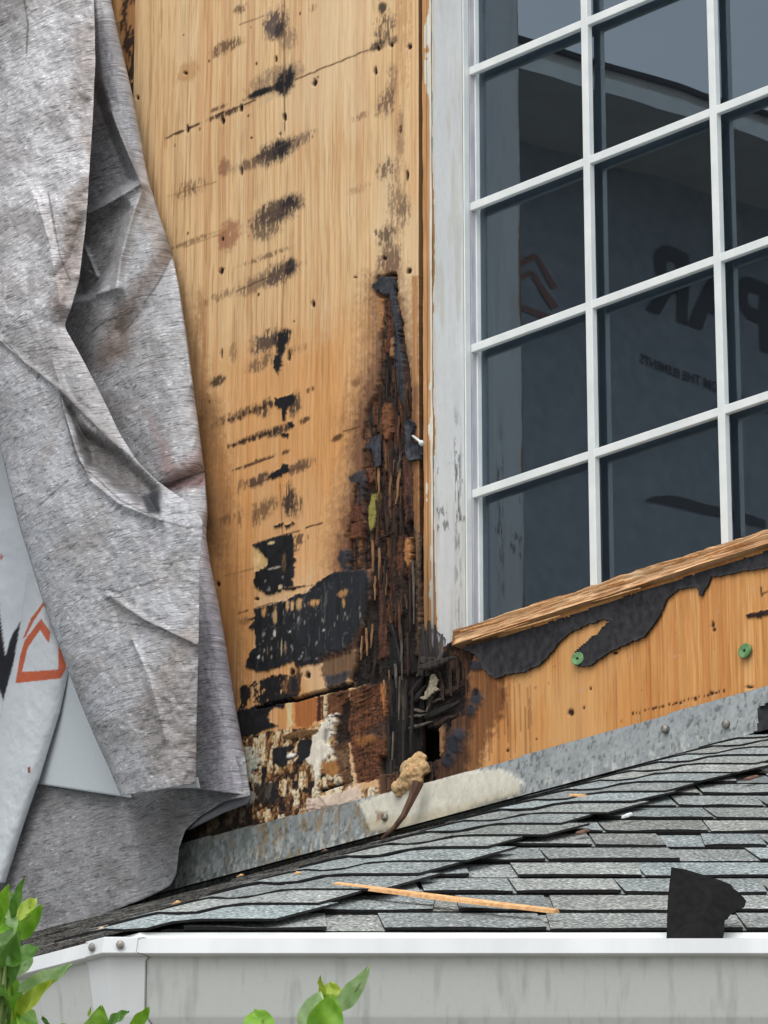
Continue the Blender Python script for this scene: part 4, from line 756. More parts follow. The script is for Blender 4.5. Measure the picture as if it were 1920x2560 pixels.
# broken sill: raw split timber
SU0 = float(wall_uv(1131, 1600, .012)[0]); ns_, nt_ = 620, 26
ss, tt = np.meshgrid(np.linspace(SU0, 1.2, ns_), np.linspace(0, 1, nt_)); ss = ss.ravel(); tt = tt.ravel()
vtop = -.2205 + .0065 * np.clip((ss - .06) / .66, 0, 1.6) + .004 * (fbm(ss * 9, ss * 0, 4, 1) - .5) + .003 * (fbm(ss * 60, ss * 0, 3, 4) - .5)
vbot = -.2475 + .009 * np.clip((ss - .06) / .66, 0, 1.6)
v_s = vtop * (1 - tt) + vbot * tt
le = fbm(ss * 7, tt * 4 + ss * 1.5, 4, 5); fi = fbm(ss * 18, (tt + .25 * fbm(ss * 4, ss * 0, 2, 3)) * 13, 3, 6)
w_s = .013 - .006 * np.sin(tt * math.pi * .9) + .008 * (fi - .5) - .004 * (tt < .08) + .003 * (le - .5)
w_s += .004 * np.clip(tt - .8, 0, 1) * 5
e0 = np.clip((ss - SU0) / .004, 0, 1)
cS = L((236, 194, 148))[None, :] * (.66 + .68 * fi)[:, None]; dk = sstep(.52, .40, fi) * .6; cS = cS * (1 - dk)[:, None] + L((190, 130, 80))[None, :] * dk[:, None]
lt = sstep(.58, .72, fbm(ss * 30, tt * 9, 3, 17)) * .5; cS = cS * (1 - lt)[:, None] + L((242, 212, 174))[None, :] * lt[:, None]
dl = (1 - sstep(SU0 + .02, SU0 + .10, ss)) * (tt < .45) * .5; cS = cS * (1 - dl)[:, None] + L((126, 66, 34))[None, :] * dl[:, None]
sp = np.concatenate([W(ss, v_s, w_s), W(ss[:ns_], v_s[:ns_] - .001, -.09 + 0 * ss[:ns_]), W(ss[-ns_:], v_s[-ns_:] - .001, -.01 + 0 * ss[-ns_:])])
base = ns_ * nt_; a = np.arange(ns_ - 1)
f1 = np.stack([a + 1, a, base + a, base + a + 1], 1); f2 = np.stack([(nt_ - 1) * ns_ + a, (nt_ - 1) * ns_ + a + 1, base + ns_ + a + 1, base + ns_ + a], 1)
sl_ = thing('broken_sill', W(SU0 + .2, -.25, 0), 'splintered raw timber of the broken window sill, fresh pale wood', 'sill')
mk('split_timber', sp, np.concatenate([grid_faces(ns_, nt_)[:, ::-1], f1, f2]), M['rawwood'], sl_, col=np.concatenate([cS, cS[:ns_] * .8, cS[-ns_:] * .7]))
mk('end_grain', [W(SU0, float(v_s[0]), .010), W(SU0, float(v_s[-ns_]), .014), W(SU0, float(v_s[-ns_]), -.05), W(SU0, float(v_s[0]), -.05)], [(0, 1, 2, 3)], M['sp_tan'], sl_)
for k, (x0, y0, x1, y1, wp) in enumerate([(1150, 1578, 1260, 1548, 6), (1420, 1490, 1320, 1528, 5), (1560, 1452, 1480, 1474, 6), (1745, 1385, 1640, 1410, 6), (1760, 1390, 1900, 1340, 5), (1180, 1600, 1320, 1556, 5), (1400, 1540, 1260, 1580, 5), (1600, 1470, 1480, 1505, 5)]):
    splinter(x0, y0, x1, y1, wp, .014, .017, M['chip'], sl_, 700 + k)
# room behind the glass
rm = thing('room_interior', W(.6, -.3, -1.2), 'dim room behind the window panes', 'room')
wbox('back_wall', -1.2, 2.0, -.6, 1.8, -2.3, -2.25, M['interior'], rm); wbox('floor', -1.2, 2.0, -.62, -.6, -2.3, -.13, M['interior'], rm)
wbox('ceiling', -1.2, 2.0, 1.8, 1.82, -2.3, -.13, M['interior'], rm); wbox('side_wall', -1.22, -1.2, -.6, 1.8, -2.3, -.13, M['interior'], rm); wbox('side_wall', 2.0, 2.02, -.6, 1.8, -2.3, -.13, M['interior'], rm)
wbox('inner_wall', -1.2, .0, -.6, 1.8, -.15, -.131, M['interior'], rm); wbox('inner_wall', UE + .03, 2.0, -.6, 1.8, -.15, -.131, M['interior'], rm)
wbox('inner_wall', 0, UE + .03, -.6, VB - .02, -.15, -.131, M['interior'], rm); wbox('inner_wall', 0, UE + .03, VT + .03, 1.8, -.15, -.131, M['interior'], rm)

# ------------------------------------------------------------------ green cap nails
def cap_nail(px, py, r, tilt, label):
    c = pw(px, py, .006); t = thing('cap_nail', c, label, 'nail')
    a = (N + U * tilt + Z * .1); a = a / np.linalg.norm(a); e1 = np.cross(a, Z); e1 /= np.linalg.norm(e1); e2 = np.cross(a, e1)
    prof = [(.18, .0000), (.24, .0014), (.40, .0008), (.62, .0009), (.86, .0016), (.97, .0014), (1.0, .0008), (1.0, -.002), (.2, -.003)]; n = 28; vs = []
    for rr, hh in prof:
        for k in range(n): th = 2 * math.pi * k / n; vs.append(c + (e1 * math.cos(th) + e2 * math.sin(th)) * rr * r + a * hh)
    fs = [(i * n + k, i * n + (k + 1) % n, (i + 1) * n + (k + 1) % n, (i + 1) * n + k) for i in range(len(prof) - 1) for k in range(n)]
    mk('plastic_disc', np.array(vs), fs, M['green_plastic'], t)
    v, f = tube_vf([c - a * .006, c + a * .0012], r * .22, 10); mk('nail_head', v, f, M['edge'], t)
cap_nail(1444, 1647, .0108, .35, 'green plastic cap nail pinning the torn tip of the black felt')
cap_nail(1862, 1627, .0118, .05, 'green plastic cap nail alone on bare orange plywood')

# ------------------------------------------------------------------ flashing
fl = thing('step_flashing', W(.2, V_ROOF, .01), 'stained galvanized metal flashing along the foot of the plywood wall', 'flashing')
q = Panel(-1.14, 1.75, V_ROOF - .02, V_ROOF + .085, .0024, .0022)
top = np.interp(q.u, [-1.2, -.5254, .0335, .1645, .7122, 1.8], [-.437, -.4462, -.4588, -.4585, -.4545, -.449])
g1 = fbm(q.u * 200, q.v * 200, 3, 2); g2 = fbm(q.u * 60, q.v * 60, 4, 5)
c = L((156, 162, 164))[None, :] * (.72 + .56 * g1)[:, None]
blu = sstep(.45, .6, g2) * .4; c = c * (1 - blu)[:, None] + L((182, 187, 189))[None, :] * blu[:, None]
dl = sstep(.15, -.55, q.u)                                    # greener, dirtier towards the wrap
gr = dl * (.35 + .6 * sstep(.42, .6, fbm(q.u * 110, q.v * 50, 4, 8))) * .75; c = c * (1 - gr)[:, None] + L((88, 100, 92))[None, :] * gr[:, None]
ru = sstep(.52, .66, fbm(q.u * 150, q.v * 40, 4, 14)) * sstep(.25, -.1, q.u) * sstep(-.62, -.3, q.u) * .7; c = c * (1 - ru)[:, None] + L((142, 112, 62))[None, :] * ru[:, None]
wh = sstep(.56, .66, fbm(q.u * 170, q.v * 90, 4, 24)) * sstep(V_ROOF + .06, V_ROOF, q.v) * .8; c = c * (1 - wh)[:, None] + L((214, 218, 210))[None, :] * wh[:, None]
bk = sstep(.60, .70, fbm(q.u * 190, q.v * 130, 4, 34)) * .6; c = c * (1 - bk)[:, None] + L((60, 62, 58))[None, :] * bk[:, None]
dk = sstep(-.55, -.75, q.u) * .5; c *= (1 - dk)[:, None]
q.c = c; q.h = .003 * (fbm(q.u * 6, q.v * 6, 3, 4) - .5)
SE = [(900, 2008), (979, 1983), (1042, 1960), (1106, 1950), (1159, 1934), (1199, 1929), (1253, 1926), (1298, 1944), (1314, 1960), (1298, 1988), (1263, 1999), (1199, 2018), (1125, 2048), (1060, 2066), (980, 2074), (936, 2080), (921, 2046)]
q.layer(SE, (226, 222, 206), None, 'f', 7, 5, .97, .10, rs=16); q.h += .0016 * (1 - sstep(-6, 6, poly_sd(q.x, q.y, SE) + 10 * (fbm(q.x / 16, q.y / 16, 3, 3) - .5)))
q.layer([(921, 2050), (1060, 2040), (1199, 2000), (1300, 1975), (1300, 1990), (1199, 2022), (1060, 2068), (936, 2082)], (176, 158, 112), None, 'f', 9, 9, .45, .3)
q.layer([(948, 2030), (975, 2032), (972, 2052), (952, 2054)], (150, 104, 66), None, 'f', 5, 3, .8, .4)
q.build('upstand', M['galv'], fl, .002, keep=q.v < top, w0=.0065)
mk('roof_leg', [W(-1.14, V_ROOF + .004, .006), W(.78, V_ROOF + .004, .006), W(.78, V_ROOF - .01, .05), W(-1.14, V_ROOF - .01, .05)], [(0, 1, 2, 3)], M['edge'], fl)
for px, py in [(1660, 1822), (1812, 1810), (960, 2042)]:
    c = pw(px, py, .012); v, f = tube_vf([c - N * .006, c, c + N * .0015, c + N * .0025], [.0065, .0065, .0052, .002], 12); mk('nail_head', v, f, M['steel'], fl)
# dark felt scrap over the flashing at the right
fs_ = thing('felt_scrap', pw(1905, 1800, .012), 'black felt flap over the flashing at the edge of the orange plywood', 'felt')
sheet_poly('felt', [(1900, 1768), (1960, 1745), (2060, 1715), (2060, 1790), (1960, 1825), (1870, 1852), (1860, 1848), (1895, 1826), (1898, 1800)], M['felt'], fs_, .011, curl, 2.5)

# ------------------------------------------------------------------ roof of the bay
rf = thing('bay_roof', C, 'grey granule-shingled hip roof of the bay below the window', 'roof')
XW = 3.4
def wall_x(y): return (O[0] + (O[1] - y))               # plan: the wall runs at 45 degrees
def deckR(n):
    ymax = HW[1]; return [C + RN * n, np.array([wall_x(C[1]) - .01, C[1], C[2]]) + RN * n, HW + RN * n]
mk('deck', deckR(-.016), [(0, 1, 2)], M['deck'], rf)
mk('deck', [roofL(0, 0, -.009), HW + LN * -.016, roofL(3.0, SL, -.009), roofL(3.0, 0, -.009)], [(0, 1, 2, 3)], M['deck'], rf)
M['edgeL'] = mat_noise('weathered_edge', (52, 50, 49), (128, 124, 118), 160, .9, .5, .001, (1, 1, 3))
def slab(name, fr, x0, x1, s0, s1, n0, n1, th, mat, parent, jag=0.0, r=rng, cut0=0.0, cut1=0.0):
    """a shingle: top face granules, edges asphalt. cut0/cut1 skew the two ends along x per metre of slope"""
    k = 4; xs = np.linspace(0, 1, k + 1); top = []; bot = []
    for row in (0, 1):
        s = s0 if row == 0 else s1; n = n0 if row == 0 else n1; a = x0 + cut0 * (s - s0); b = x1 + cut1 * (s - s0)
        for t in xs:
            j = r.uniform(-jag, jag) if row == 0 else 0
            top.append(fr(a + (b - a) * t, s + j, n + (r.uniform(-.0008, .0012) if row == 0 else 0))); bot.append(fr(a + (b - a) * t, s + j, n - th))
    v = np.array(top + bot); m = k + 1; T = len(top); f = []; fm = []
    for i in range(k): f.append((i, i + 1, m + i + 1, m + i)); fm.append(0)
    for i in range(k): f.append((T + i, T + i + 1, i + 1, i)); fm.append(1)
    f += [(T + m, T, 0, m), (T + k, T + m + k, m + k, k)]; fm += [1, 1]
    return mk(name, v, f, None, parent, smooth=False, mats=[mat, M['edgeL'] if fr is roofL and name == 'tab' else M['edge']], fmat=fm)
EX = .143; nR = int(SR / EX) + 1; r2 = random.Random(21)
for j in range(nR):
    s0 = j * EX; s1 = min(s0 + EX + .03, SR); ymid = (C + RS * s0)[1]
    xmin = HXR * s0 + .02; xmax = min(wall_x(C[1] + s0 * math.cos(PR)) - .02, 2.6)
    if xmax - xmin < .05: continue
    x = xmin
    while x < xmax:
        wd = r2.uniform(.8, 1.0); x1 = min(x + wd, xmax)
        sh_ = slab('shingle', roofR, x, x1 - .002, s0, s1, .0050, .0012, .0022, M['shingle'], rf, .0012, r2, HXR if x == xmin else 0, 0)
        xx = x + r2.uniform(0, .06)
        while xx < x1 - .04:
            tw = r2.uniform(.07, .19); e = min(xx + tw, x1 - .004)
            slab('tab', roofR, xx, e, s0 - .002 + r2.uniform(-.002, .002), s1 - .028, .0080 + r2.uniform(-.0006, .0014), .0040, .0027, M['shingle'], sh_, .0008, r2, r2.uniform(-.05, .05), r2.uniform(-.05, .05))
            xx = e + r2.choice([r2.uniform(.02, .12), .004, .004])
        x = x1
nL = int(SL / EX) + 1
for j in range(nL):
    s0 = j * EX; s1 = min(s0 + EX + .03, SL - .004); xmin = HXL * s0 + .02; x = xmin; xmax = 2.9
    while x < xmax:
        x1 = min(x + r2.uniform(.8, 1.0), xmax)
        sh_ = slab('shingle', roofL, x, x1 - .002, s0, s1, .0050, .0012, .0022, M['shingle'], rf, .0012, r2, HXL if x == xmin else 0, 0)
        xx = x + r2.uniform(0, .06)
        while xx < x1 - .04:
            e = min(xx + r2.uniform(.07, .19), x1 - .004)
            slab('tab', roofL, xx, e, s0 - .002, s1 - .028, .0080 + r2.uniform(-.0006, .0014), .0040, .0027, M['shingle'], sh_, .0008, r2, r2.uniform(-.05, .05), r2.uniform(-.05, .05))
            xx = e + r2.choice([r2.uniform(.02, .12), .004, .004])
        x = x1
# hip caps: each bent over the hip, lower edge follows the courses of both faces
HS = HIP / SR; EC = .122
def cap_curve(s, n, half_l, half_r, wob):
    b = C + HS * s; pts = []; K = 11
    for k in range(K):
        x = -half_l + (half_l + half_r) * k / (K - 1)
        if x < 0: p = b + LE * (-x) + LN * n
        else: p = b + RE * x + RN * n
        f = math.exp(-(x / .03) ** 2); nn = (LN + RN); nn = nn / np.linalg.norm(nn)
        p = p + nn * (.004 * (1 - f)) - nn * 0.0055 * f + RS * wob * math.sin(x * 17 + s * 9)
        pts.append(p)
    return pts
nc = int(SR / EC) + 1
for j in range(nc):
    s0 = j * EC - .008; s1 = min(s0 + EC + .03, SR + .02); r3 = random.Random(50 + j); hr = .135 + r3.uniform(-.012, .014); hl = .12
    lo_ = cap_curve(s0, .0066 + r3.uniform(0, .0014), hl, hr, .003); hi_ = cap_curve(s1, .0038, hl, hr + r3.uniform(-.006, .006), .002)
    th = .0026; nn = (LN + RN) / np.linalg.norm(LN + RN); K = len(lo_)
    v = np.array(lo_ + hi_ + [p - nn * th for p in lo_] + [p - nn * th for p in hi_]); f = []; fm = []
    for k in range(K - 1): f.append((k, k + 1, K + k + 1, K + k)); fm.append(0)
    for k in range(K - 1): f.append((2 * K + k, 2 * K + k + 1, k + 1, k)); fm.append(1)
    f += [(3 * K, 2 * K, 0, K), (3 * K - 1, 4 * K - 1, 2 * K - 1, K - 1)]; fm += [1, 1]
    mk('hip_cap', v, f, None, rf, smooth=False, mats=[M['cap'], M['edge']], fmat=fm)
# white drip edge under the eaves
bis = -(HIP[:2] / np.linalg.norm(HIP[:2])); bis = np.array([bis[0], bis[1], 0])
def off(d): return C + bis * (d / math.cos(math.radians(22.5)))
def run(name, d0, z0, d1, z1, mat, parent, xr=3.0, xl=3.0):
    a = off(d0) + Z * z0; b = off(d1) + Z * z1
    mk(name, [a, a + RE * xr, b + RE * xr, b], [(0, 1, 2, 3)], mat, parent, smooth=False); mk(name, [a, a + LE * xl, b + LE * xl, b], [(3, 2, 1, 0)], mat, parent, smooth=False)
run('drip_edge', .002, -.0042, .020, -.030, M['white'], rf)
# ------------------------------------------------------------------ gutter
GO = .078
zl = float((CAM + ray(700, 2343) * ((off(GO)[1] - CAM[1]) / ray(700, 2343)[1]))[2] - C[2])     # lip height seen in the photo
prof = [(.012, zl - .002), (.012, zl - .088), (GO - .045, zl - .088), (GO - .030, zl - .0865), (GO - .0235, zl - .081), (GO - .0205, zl - .0740), (GO - .020, zl - .072), (GO - .0105, zl - .021), (GO - .0100, zl - .0172), (GO - .001, zl - .0165), (GO, zl - .0155), (GO - .0035, zl - .0005), (GO - .0045, zl), (GO - .012, zl), (GO - .012, zl - .006)]
gt = thing('rain_gutter', off(GO) + Z * (zl - .088), 'pale grey aluminium rain gutter turning a corner under the shingle roof', 'gutter')
def gut(name, d, ext, flip):
    a = [off(o) + Z * z for o, z in prof]; b = [p + d * ext for p in a]; m = len(a); v = np.array(a + b)
    f = [(i, i + 1, m + i + 1, m + i) for i in range(m - 1)]
    if flip: f = [t[::-1] for t in f]
    o = mk(name, v, f, None, gt, smooth=False, mats=[M['gutter'], M['lip']], fmat=[1 if i >= 8 else 0 for i in range(m - 1)]); return o
gut('front_run', RE, 3.0, False); gut('side_run', LE, 3.0, True)
# corner cover strip folded over both runs
def strip(d, ext, flip):
    pr = [(o + .0014, z) for o, z in prof[2:13]]; pr[-1] = (GO - .004, zl + .0014); pr.append((GO - .010, zl + .0014))
    a = [off(o) + Z * (z - (.0012 if k < 3 else 0)) for k, (o, z) in enumerate(pr)]; m = len(a)
    b = [p + d * (ext + .004 * math.sin(k * 1.3)) for k, p in enumerate(a)]; v = np.array(a + b); f = [(i, i + 1, m + i + 1, m + i) for i in range(m - 1)]
    if flip: f = [t[::-1] for t in f]
    return f, v
fA, vA = strip(RE, .036, False); fB, vB = strip(LE, .026, True)
cs_ = mk('corner_strip', np.concatenate([vA, vB]), fA + [tuple(i + len(vA) for i in t) for t in fB], M['lip'], gt, smooth=False)
sm = cs_.modifiers.new('solid', 'SOLIDIFY'); sm.thickness = .0012; sm.offset = 1
for d, ex, nn in ((RE, .018, np.array([0, -1., 0])), (LE, .014, N)):
    c = off(GO + .002) + d * ex + Z * (zl - .008); v, f = tube_vf([c, c + nn * .0012, c + nn * .0022, c + nn * .0028], [.0042, .0042, .003, .0008], 12); mk('rivet', v, f, M['steel'], gt)
# dark seam of sealant along the strip edge
for d, ex in ((RE, .0375),):
    pts = [off(o + .0012) + d * (ex + .004 * math.sin(k * 1.3)) + Z * z for k, (o, z) in enumerate(prof[2:11])]
    v, f = tube_vf(pts, .0004, 5); mk('seam_sealant', v, f, M['edgeL'], gt)
# fascia, soffit and bay wall below
fa = thing('bay_wall', off(-.3) * np.array([1, 1, 0]), 'cream painted bay wall and soffit under the gutter', 'wall')
run('fascia', .010, -.012, .010, -.16, M['siding'], fa); run('soffit', .010, -.16, -.30, -.16, M['soffit'], fa); run('siding', -.30, -.16, -.30, -C[2] + .0, M['siding'], fa)
run('frieze', .018, zl - .0885, .012, zl - .125, M['soffit'], fa)

# ------------------------------------------------------------------ hanging house wrap
wr = thing('house_wrap', pw(200, 2200, .03), 'torn house wrap hanging in folds, grey fibrous back outward, over the tan plywood edge', 'house wrap')
def resample(pts, n):
    p = np.array(pts, float); d = np.concatenate([[0], np.cumsum(np.hypot(*np.diff(p, axis=0).T))]); t = np.linspace(0, d[-1], n)
    for _ in range(1): q = np.stack([np.interp(t, d, p[:, 0]), np.interp(t, d, p[:, 1])], 1)
    k = np.ones(5) / 5
    for c in (0, 1):
        pad = np.pad(q[:, c], 2, mode='edge'); sm_ = np.convolve(pad, k, 'valid'); q[1:-1, c] = sm_[1:-1]
    return q
class Cloth:
    def __init__(s, left, right, ns, nt, byy=True):
        a = resample(left, 400); b = resample(right, 400)
        if byy:
            ya = np.linspace(0, 1, nt); A = np.stack([np.interp(ya, np.linspace(0, 1, 400), a[:, c]) for c in (0, 1)], 1); B = np.stack([np.interp(ya, np.linspace(0, 1, 400), b[:, c]) for c in (0, 1)], 1)
        S, T = np.meshgrid(np.linspace(0, 1, ns), np.linspace(0, 1, nt)); s.S = S.ravel(); s.T = T.ravel(); s.ns = ns; s.nt = nt
        s.x = (A[:, None, 0] * (1 - S) + B[:, None, 0] * S).ravel(); s.y = (A[:, None, 1] * (1 - S) + B[:, None, 1] * S).ravel()
        s.w = np.zeros(s.x.size); s.c = np.zeros((s.x.size, 3))
    def ridge(s, pts, amp, sig):
        d = seg_dist(s.x, s.y, pts); s.w += amp * np.exp(-(d / sig) ** 1.3)
    def press(s, poly, amp, soft):
        sd = poly_sd(s.x, s.y, poly); s.w += amp * (1 - sstep(-soft, soft * .3, sd)); return sd
    def tint(s, poly, col, a, soft, ra=10):
        sd = poly_sd(s.x, s.y, poly) + ra * 2 * (fbm(s.x / 30, s.y / 30, 4, len(poly)) - .5); m = (1 - sstep(-soft, soft, sd)) * a
        s.c = s.c * (1 - m)[:, None] + L(col)[None, :] * m[:, None]
    def crease(s, pts, wd=2.2, col=(86, 80, 78), a=.75, amp=0.0):
        d = seg_dist(s.x, s.y + 6 * (fbm(s.x / 20, s.y / 20, 3, 3) - .5), pts); m = (1 - sstep(wd * .5, wd * 1.6, d)) * a * (.55 + .6 * fbm(s.x / 10, s.y / 10, 2, 8))
        s.c = s.c * (1 - m)[:, None] + L(col)[None, :] * m[:, None]; s.w += amp * np.exp(-(d / 7) ** 2)
    def dirt(s, seed, a=.5, col=(118, 106, 98), sc=40):
        m = sstep(.42, .68, fbm(s.x / sc, s.y / sc, 5, seed)) * a; s.c = s.c * (1 - m)[:, None] + L(col)[None, :] * m[:, None]
    def build(s, name, mat, parent, thick=.0012):
        s.w = np.maximum(s.w, .007)
        P_ = pw(s.x, s.y, s.w); u_, v_ = wall_uv(s.x, s.y, s.w); f = grid_faces(s.ns, s.nt)[:, ::-1]
        nb_ = len(P_); 
        o = mk(name, P_, f, mat, parent, col=s.c, uv=np.stack([u_, v_], 1))
        sm2 = o.modifiers.new('thickness', 'SOLIDIFY'); sm2.thickness = thick; sm2.offset = -1; return o
GREY = (178, 174, 174)
# back layer, right side, reaching from the top to the curled foot
BR = [(268, -160), (272, -60), (278, 0), (300, 100), (330, 230), (350, 330), (362, 400), (372, 452), (400, 540), (430, 630), (447, 710), (466, 830), (482, 950), (497, 1060), (512, 1180), (520, 1280), (516, 1340), (527, 1410), (546, 1500), (567, 1620), (592, 1780), (614, 1900), (626, 1988)]
BL = [(120, -160), (130, 0), (140, 400), (130, 760), (180, 950), (260, 1130), (330, 1300), (380, 1500), (400, 1700), (420, 1850), (430, 1965)]
b = Cloth(BL, BR, 110, 620)
b.w = .018 + .050 * np.sqrt(np.clip(1 - ((b.S - .52) / .485) ** 2, 0, 1)) + .0
b.w *= (.55 + .45 * sstep(0, .2, b.T)); b.w += .006 * (fbm(b.x / 50, b.y / 70, 4, 3) - .5) + .002 * (fbm(b.x / 12, b.y / 18, 3, 5) - .5)
b.press([(150, 0), (232, -20), (250, 200), (285, 300), (345, 455), (228, 535), (212, 640), (225, 745), (150, 760)], -.032, 26)
b.press([(160, 560), (212, 540), (300, 480), (330, 520), (285, 660), (240, 740), (150, 760)], -.030, 22)
b.ridge([(278, 280), (300, 340), (352, 458)], .010, 7); b.ridge([(352, 462), (290, 500), (215, 540)], .012, 7); b.ridge([(357, 470), (330, 540), (300, 650), (290, 720)], .016, 16); b.ridge([(205, 600), (242, 690), (200, 665)], .012, 4); b.ridge([(295, 720), (230, 738), (185, 760)], .012, 10)
b.ridge([(405, 1225), (460, 1200), (515, 1180)], -.022, 16); b.ridge([(300, 830), (380, 760), (430, 640)], -.012, 26); b.ridge([(440, 650), (452, 740), (480, 960)], .008, 12)
b.press([(400, 1228), (515, 1190), (520, 1280), (420, 1290)], -.012, 20)
b.c[:] = L((188, 189, 194)); b.dirt(4, .4, (136, 133, 133)); b.dirt(9, .25, (146, 136, 126), 60)
b.tint([(330, 800), (430, 640), (420, 600), (380, 640), (290, 780), (230, 900), (260, 930), (330, 880)], (122, 104, 92), .8, 24)
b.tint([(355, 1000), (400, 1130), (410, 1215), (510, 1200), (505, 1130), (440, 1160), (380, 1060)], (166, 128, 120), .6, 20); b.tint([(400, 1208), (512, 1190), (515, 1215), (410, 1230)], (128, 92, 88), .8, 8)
b.tint([(355, 470), (430, 640), (400, 660), (360, 560)], (140, 126, 116), .7, 18); b.tint([(225, 0), (290, 100), (350, 330), (350, 450), (210, 560), (150, 760), (130, 0)], (126, 128, 136), .7, 20)  # brown edge tone; pocket grey is shade under the front overhang, painted in
b.tint([(505, 1330), (560, 1330), (640, 1990), (500, 1990)], (160, 158, 168), .8, 14, 4)
for pts in ([(278, 280), (300, 340), (352, 458)], [(352, 462), (290, 500), (215, 540)], [(230, 830), (270, 800), (330, 780)], [(404, 1214), (460, 1196), (514, 1178)], [(300, 840), (345, 790)], [(430, 640), (400, 700), (360, 760)]): b.crease(pts)
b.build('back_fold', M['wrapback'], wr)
# front layer: hangs from the top left, turns diagonally and opens into the wide lower flap
FR = [(228, -160), (232, -60), (237, 60), (238, 160), (230, 330), (216, 540), (198, 700), (178, 770), (160, 815), (180, 850), (205, 895), (250, 980), (300, 1085), (345, 1155), (385, 1195), (420, 1222), (470, 1255), (508, 1300), (506, 1340), (500, 1400), (497, 1600), (492, 1800), (490, 1958)]
FL = [(-170, -160), (-150, 0), (-140, 300), (-130, 600), (-110, 850), (-60, 980), (-5, 1090), (20, 1200), (50, 1320), (75, 1400), (100, 1480), (128, 1560), (160, 1650), (200, 1755), (240, 1850), (270, 1915), (302, 1990)]
f = Cloth(FL, FR, 170, 700)
yy = f.y
f.w = .135 + .010 * sstep(300, 1000, yy) + .045 * np.sqrt(np.clip(1 - ((f.S - .52) / .53) ** 2, 0, 1)) - .03
f.w += .05 * sstep(1000, 1300, yy) * (1 - .4 * f.S) - .02 * sstep(1700, 1990, yy)
f.w += .014 * (fbm(f.x / 70, f.y / 110, 4, 13) - .5) + .004 * (fbm(f.x / 18, f.y / 16, 4, 15) - .5)
f.press([(150, 975), (215, 1070), (305, 1125), (400, 1218), (398, 1292), (300, 1230), (215, 1165), (185, 1080)], -.034, 26)
f.ridge([(0, 850), (60, 905), (150, 975), (220, 1045), (300, 1122)], .010, 6); f.ridge([(150, 972), (160, 1030), (200, 1150), (225, 1200), (300, 1260), (400, 1300)], .013, 10); f.ridge([(10, 850), (90, 800), (160, 812)], -.008, 30)
f.ridge([(140, 690), (180, 640), (200, 560)], -.010, 16); f.ridge([(80, 480), (130, 640), (150, 760)], .010, 18); f.ridge([(270, 1490), (360, 1550), (490, 1610)], .009, 7); f.ridge([(330, 1600), (370, 1700), (410, 1850)], .006, 8); f.ridge([(280, 1480), (300, 1580)], -.006, 10)
f.ridge([(130, 900), (165, 1000), (215, 1170)], .006, 8); f.ridge([(100, 1250), (180, 1130), (240, 1110)], .004, 9)
tq = sstep(650, 1150, f.y)[:, None]; f.c[:] = L((236, 235, 240)) * (1 - tq) + L((194, 196, 202)) * tq; f.dirt(14, .38, (146, 143, 144), 50); f.dirt(19, .3, (150, 138, 128), 80)  # base grey paler at the top, darker on the lower flap
f.tint([(150, 975), (215, 1070), (305, 1125), (400, 1218), (398, 1292), (300, 1230), (215, 1165), (185, 1080)], (96, 92, 90), .8, 14); f.tint([(355, 1240), (395, 1225), (400, 1280), (370, 1285)], (62, 66, 74), .9, 5, 3)  # recess darkened: shade of the deep fold pocket painted in
f.tint([(170, 480), (225, 440), (200, 700), (150, 820), (120, 760), (150, 640)], (140, 122, 110), .7, 18); f.tint([(180, 60), (240, 60), (232, 380), (190, 360)], (146, 130, 120), .5, 22); f.tint([(0, 860), (150, 980), (300, 1120), (250, 960), (160, 830), (60, 800)], (140, 138, 138), .6, 14)  # brown dirt together with painted form shading along the right fold edges
f.tint([(330, 1780), (490, 1500), (495, 1960), (380, 1960)], (136, 124, 116), .6, 30)
for pts in ([(8, 850), (60, 905), (150, 972), (220, 1045), (296, 1118)], [(148, 975), (155, 1010), (190, 1140), (225, 1195)], [(190, 1150), (300, 1250), (400, 1300), (470, 1320)], [(275, 1490), (360, 1550), (490, 1612)], [(240, 1470), (300, 1480), (420, 1440)], [(330, 1600), (372, 1700), (412, 1850)], [(100, 1262), (170, 1200)], [(60, 880), (130, 870), (190, 880)], [(360, 1800), (430, 1780)], [(60, 0), (70, 60), (66, 130)], [(120, 480), (150, 640), (175, 700)], [(90, 500), (125, 620)], [(250, 1550), (330, 1560), (460, 1580)]): f.crease(pts)
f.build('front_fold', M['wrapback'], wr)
# lower apron lying against the flashing
AT = [(-160, 1890), (200, 1890), (420, 1890), (560, 1885), (612, 1890)]
AB = [(-160, 2440), (-60, 2408), (0, 2388), (100, 2350), (200, 2312), (300, 2270), (380, 2238), (425, 2214), (440, 2185), (447, 2120), (463, 2074), (500, 2040), (560, 2003), (626, 1988)]
a_ = Cloth(AT, AB, 60, 330)                   # S runs down, T runs along
a_.w = .010 + .030 * np.sqrt(np.clip(1 - ((a_.T - .45) / .56) ** 2, 0, 1)) + .014 * sstep(1950, 2200, a_.y) + .008 * (fbm(a_.x / 60, a_.y / 50, 4, 23) - .5) + .003 * (fbm(a_.x / 14, a_.y / 14, 3, 25) - .5)
a_.w += .030 * np.exp(-((a_.x - 600) / 60) ** 2); a_.ridge([(330, 2030), (350, 2150), (340, 2220)], -.012, 20); a_.ridge([(400, 2010), (410, 2120), (440, 2180)], .010, 26); a_.press([(380, 2060), (440, 2050), (440, 2150), (390, 2140)], -.012, 26)
a_.c[:] = L((160, 160, 163)); a_.dirt(24, .5, (116, 113, 113), 40); a_.tint([(330, 2000), (450, 1980), (440, 2200), (370, 2150)], (132, 128, 128), .6, 22)
o = a_.build('apron', M['wrapback'], wr); o.data.flip_normals()
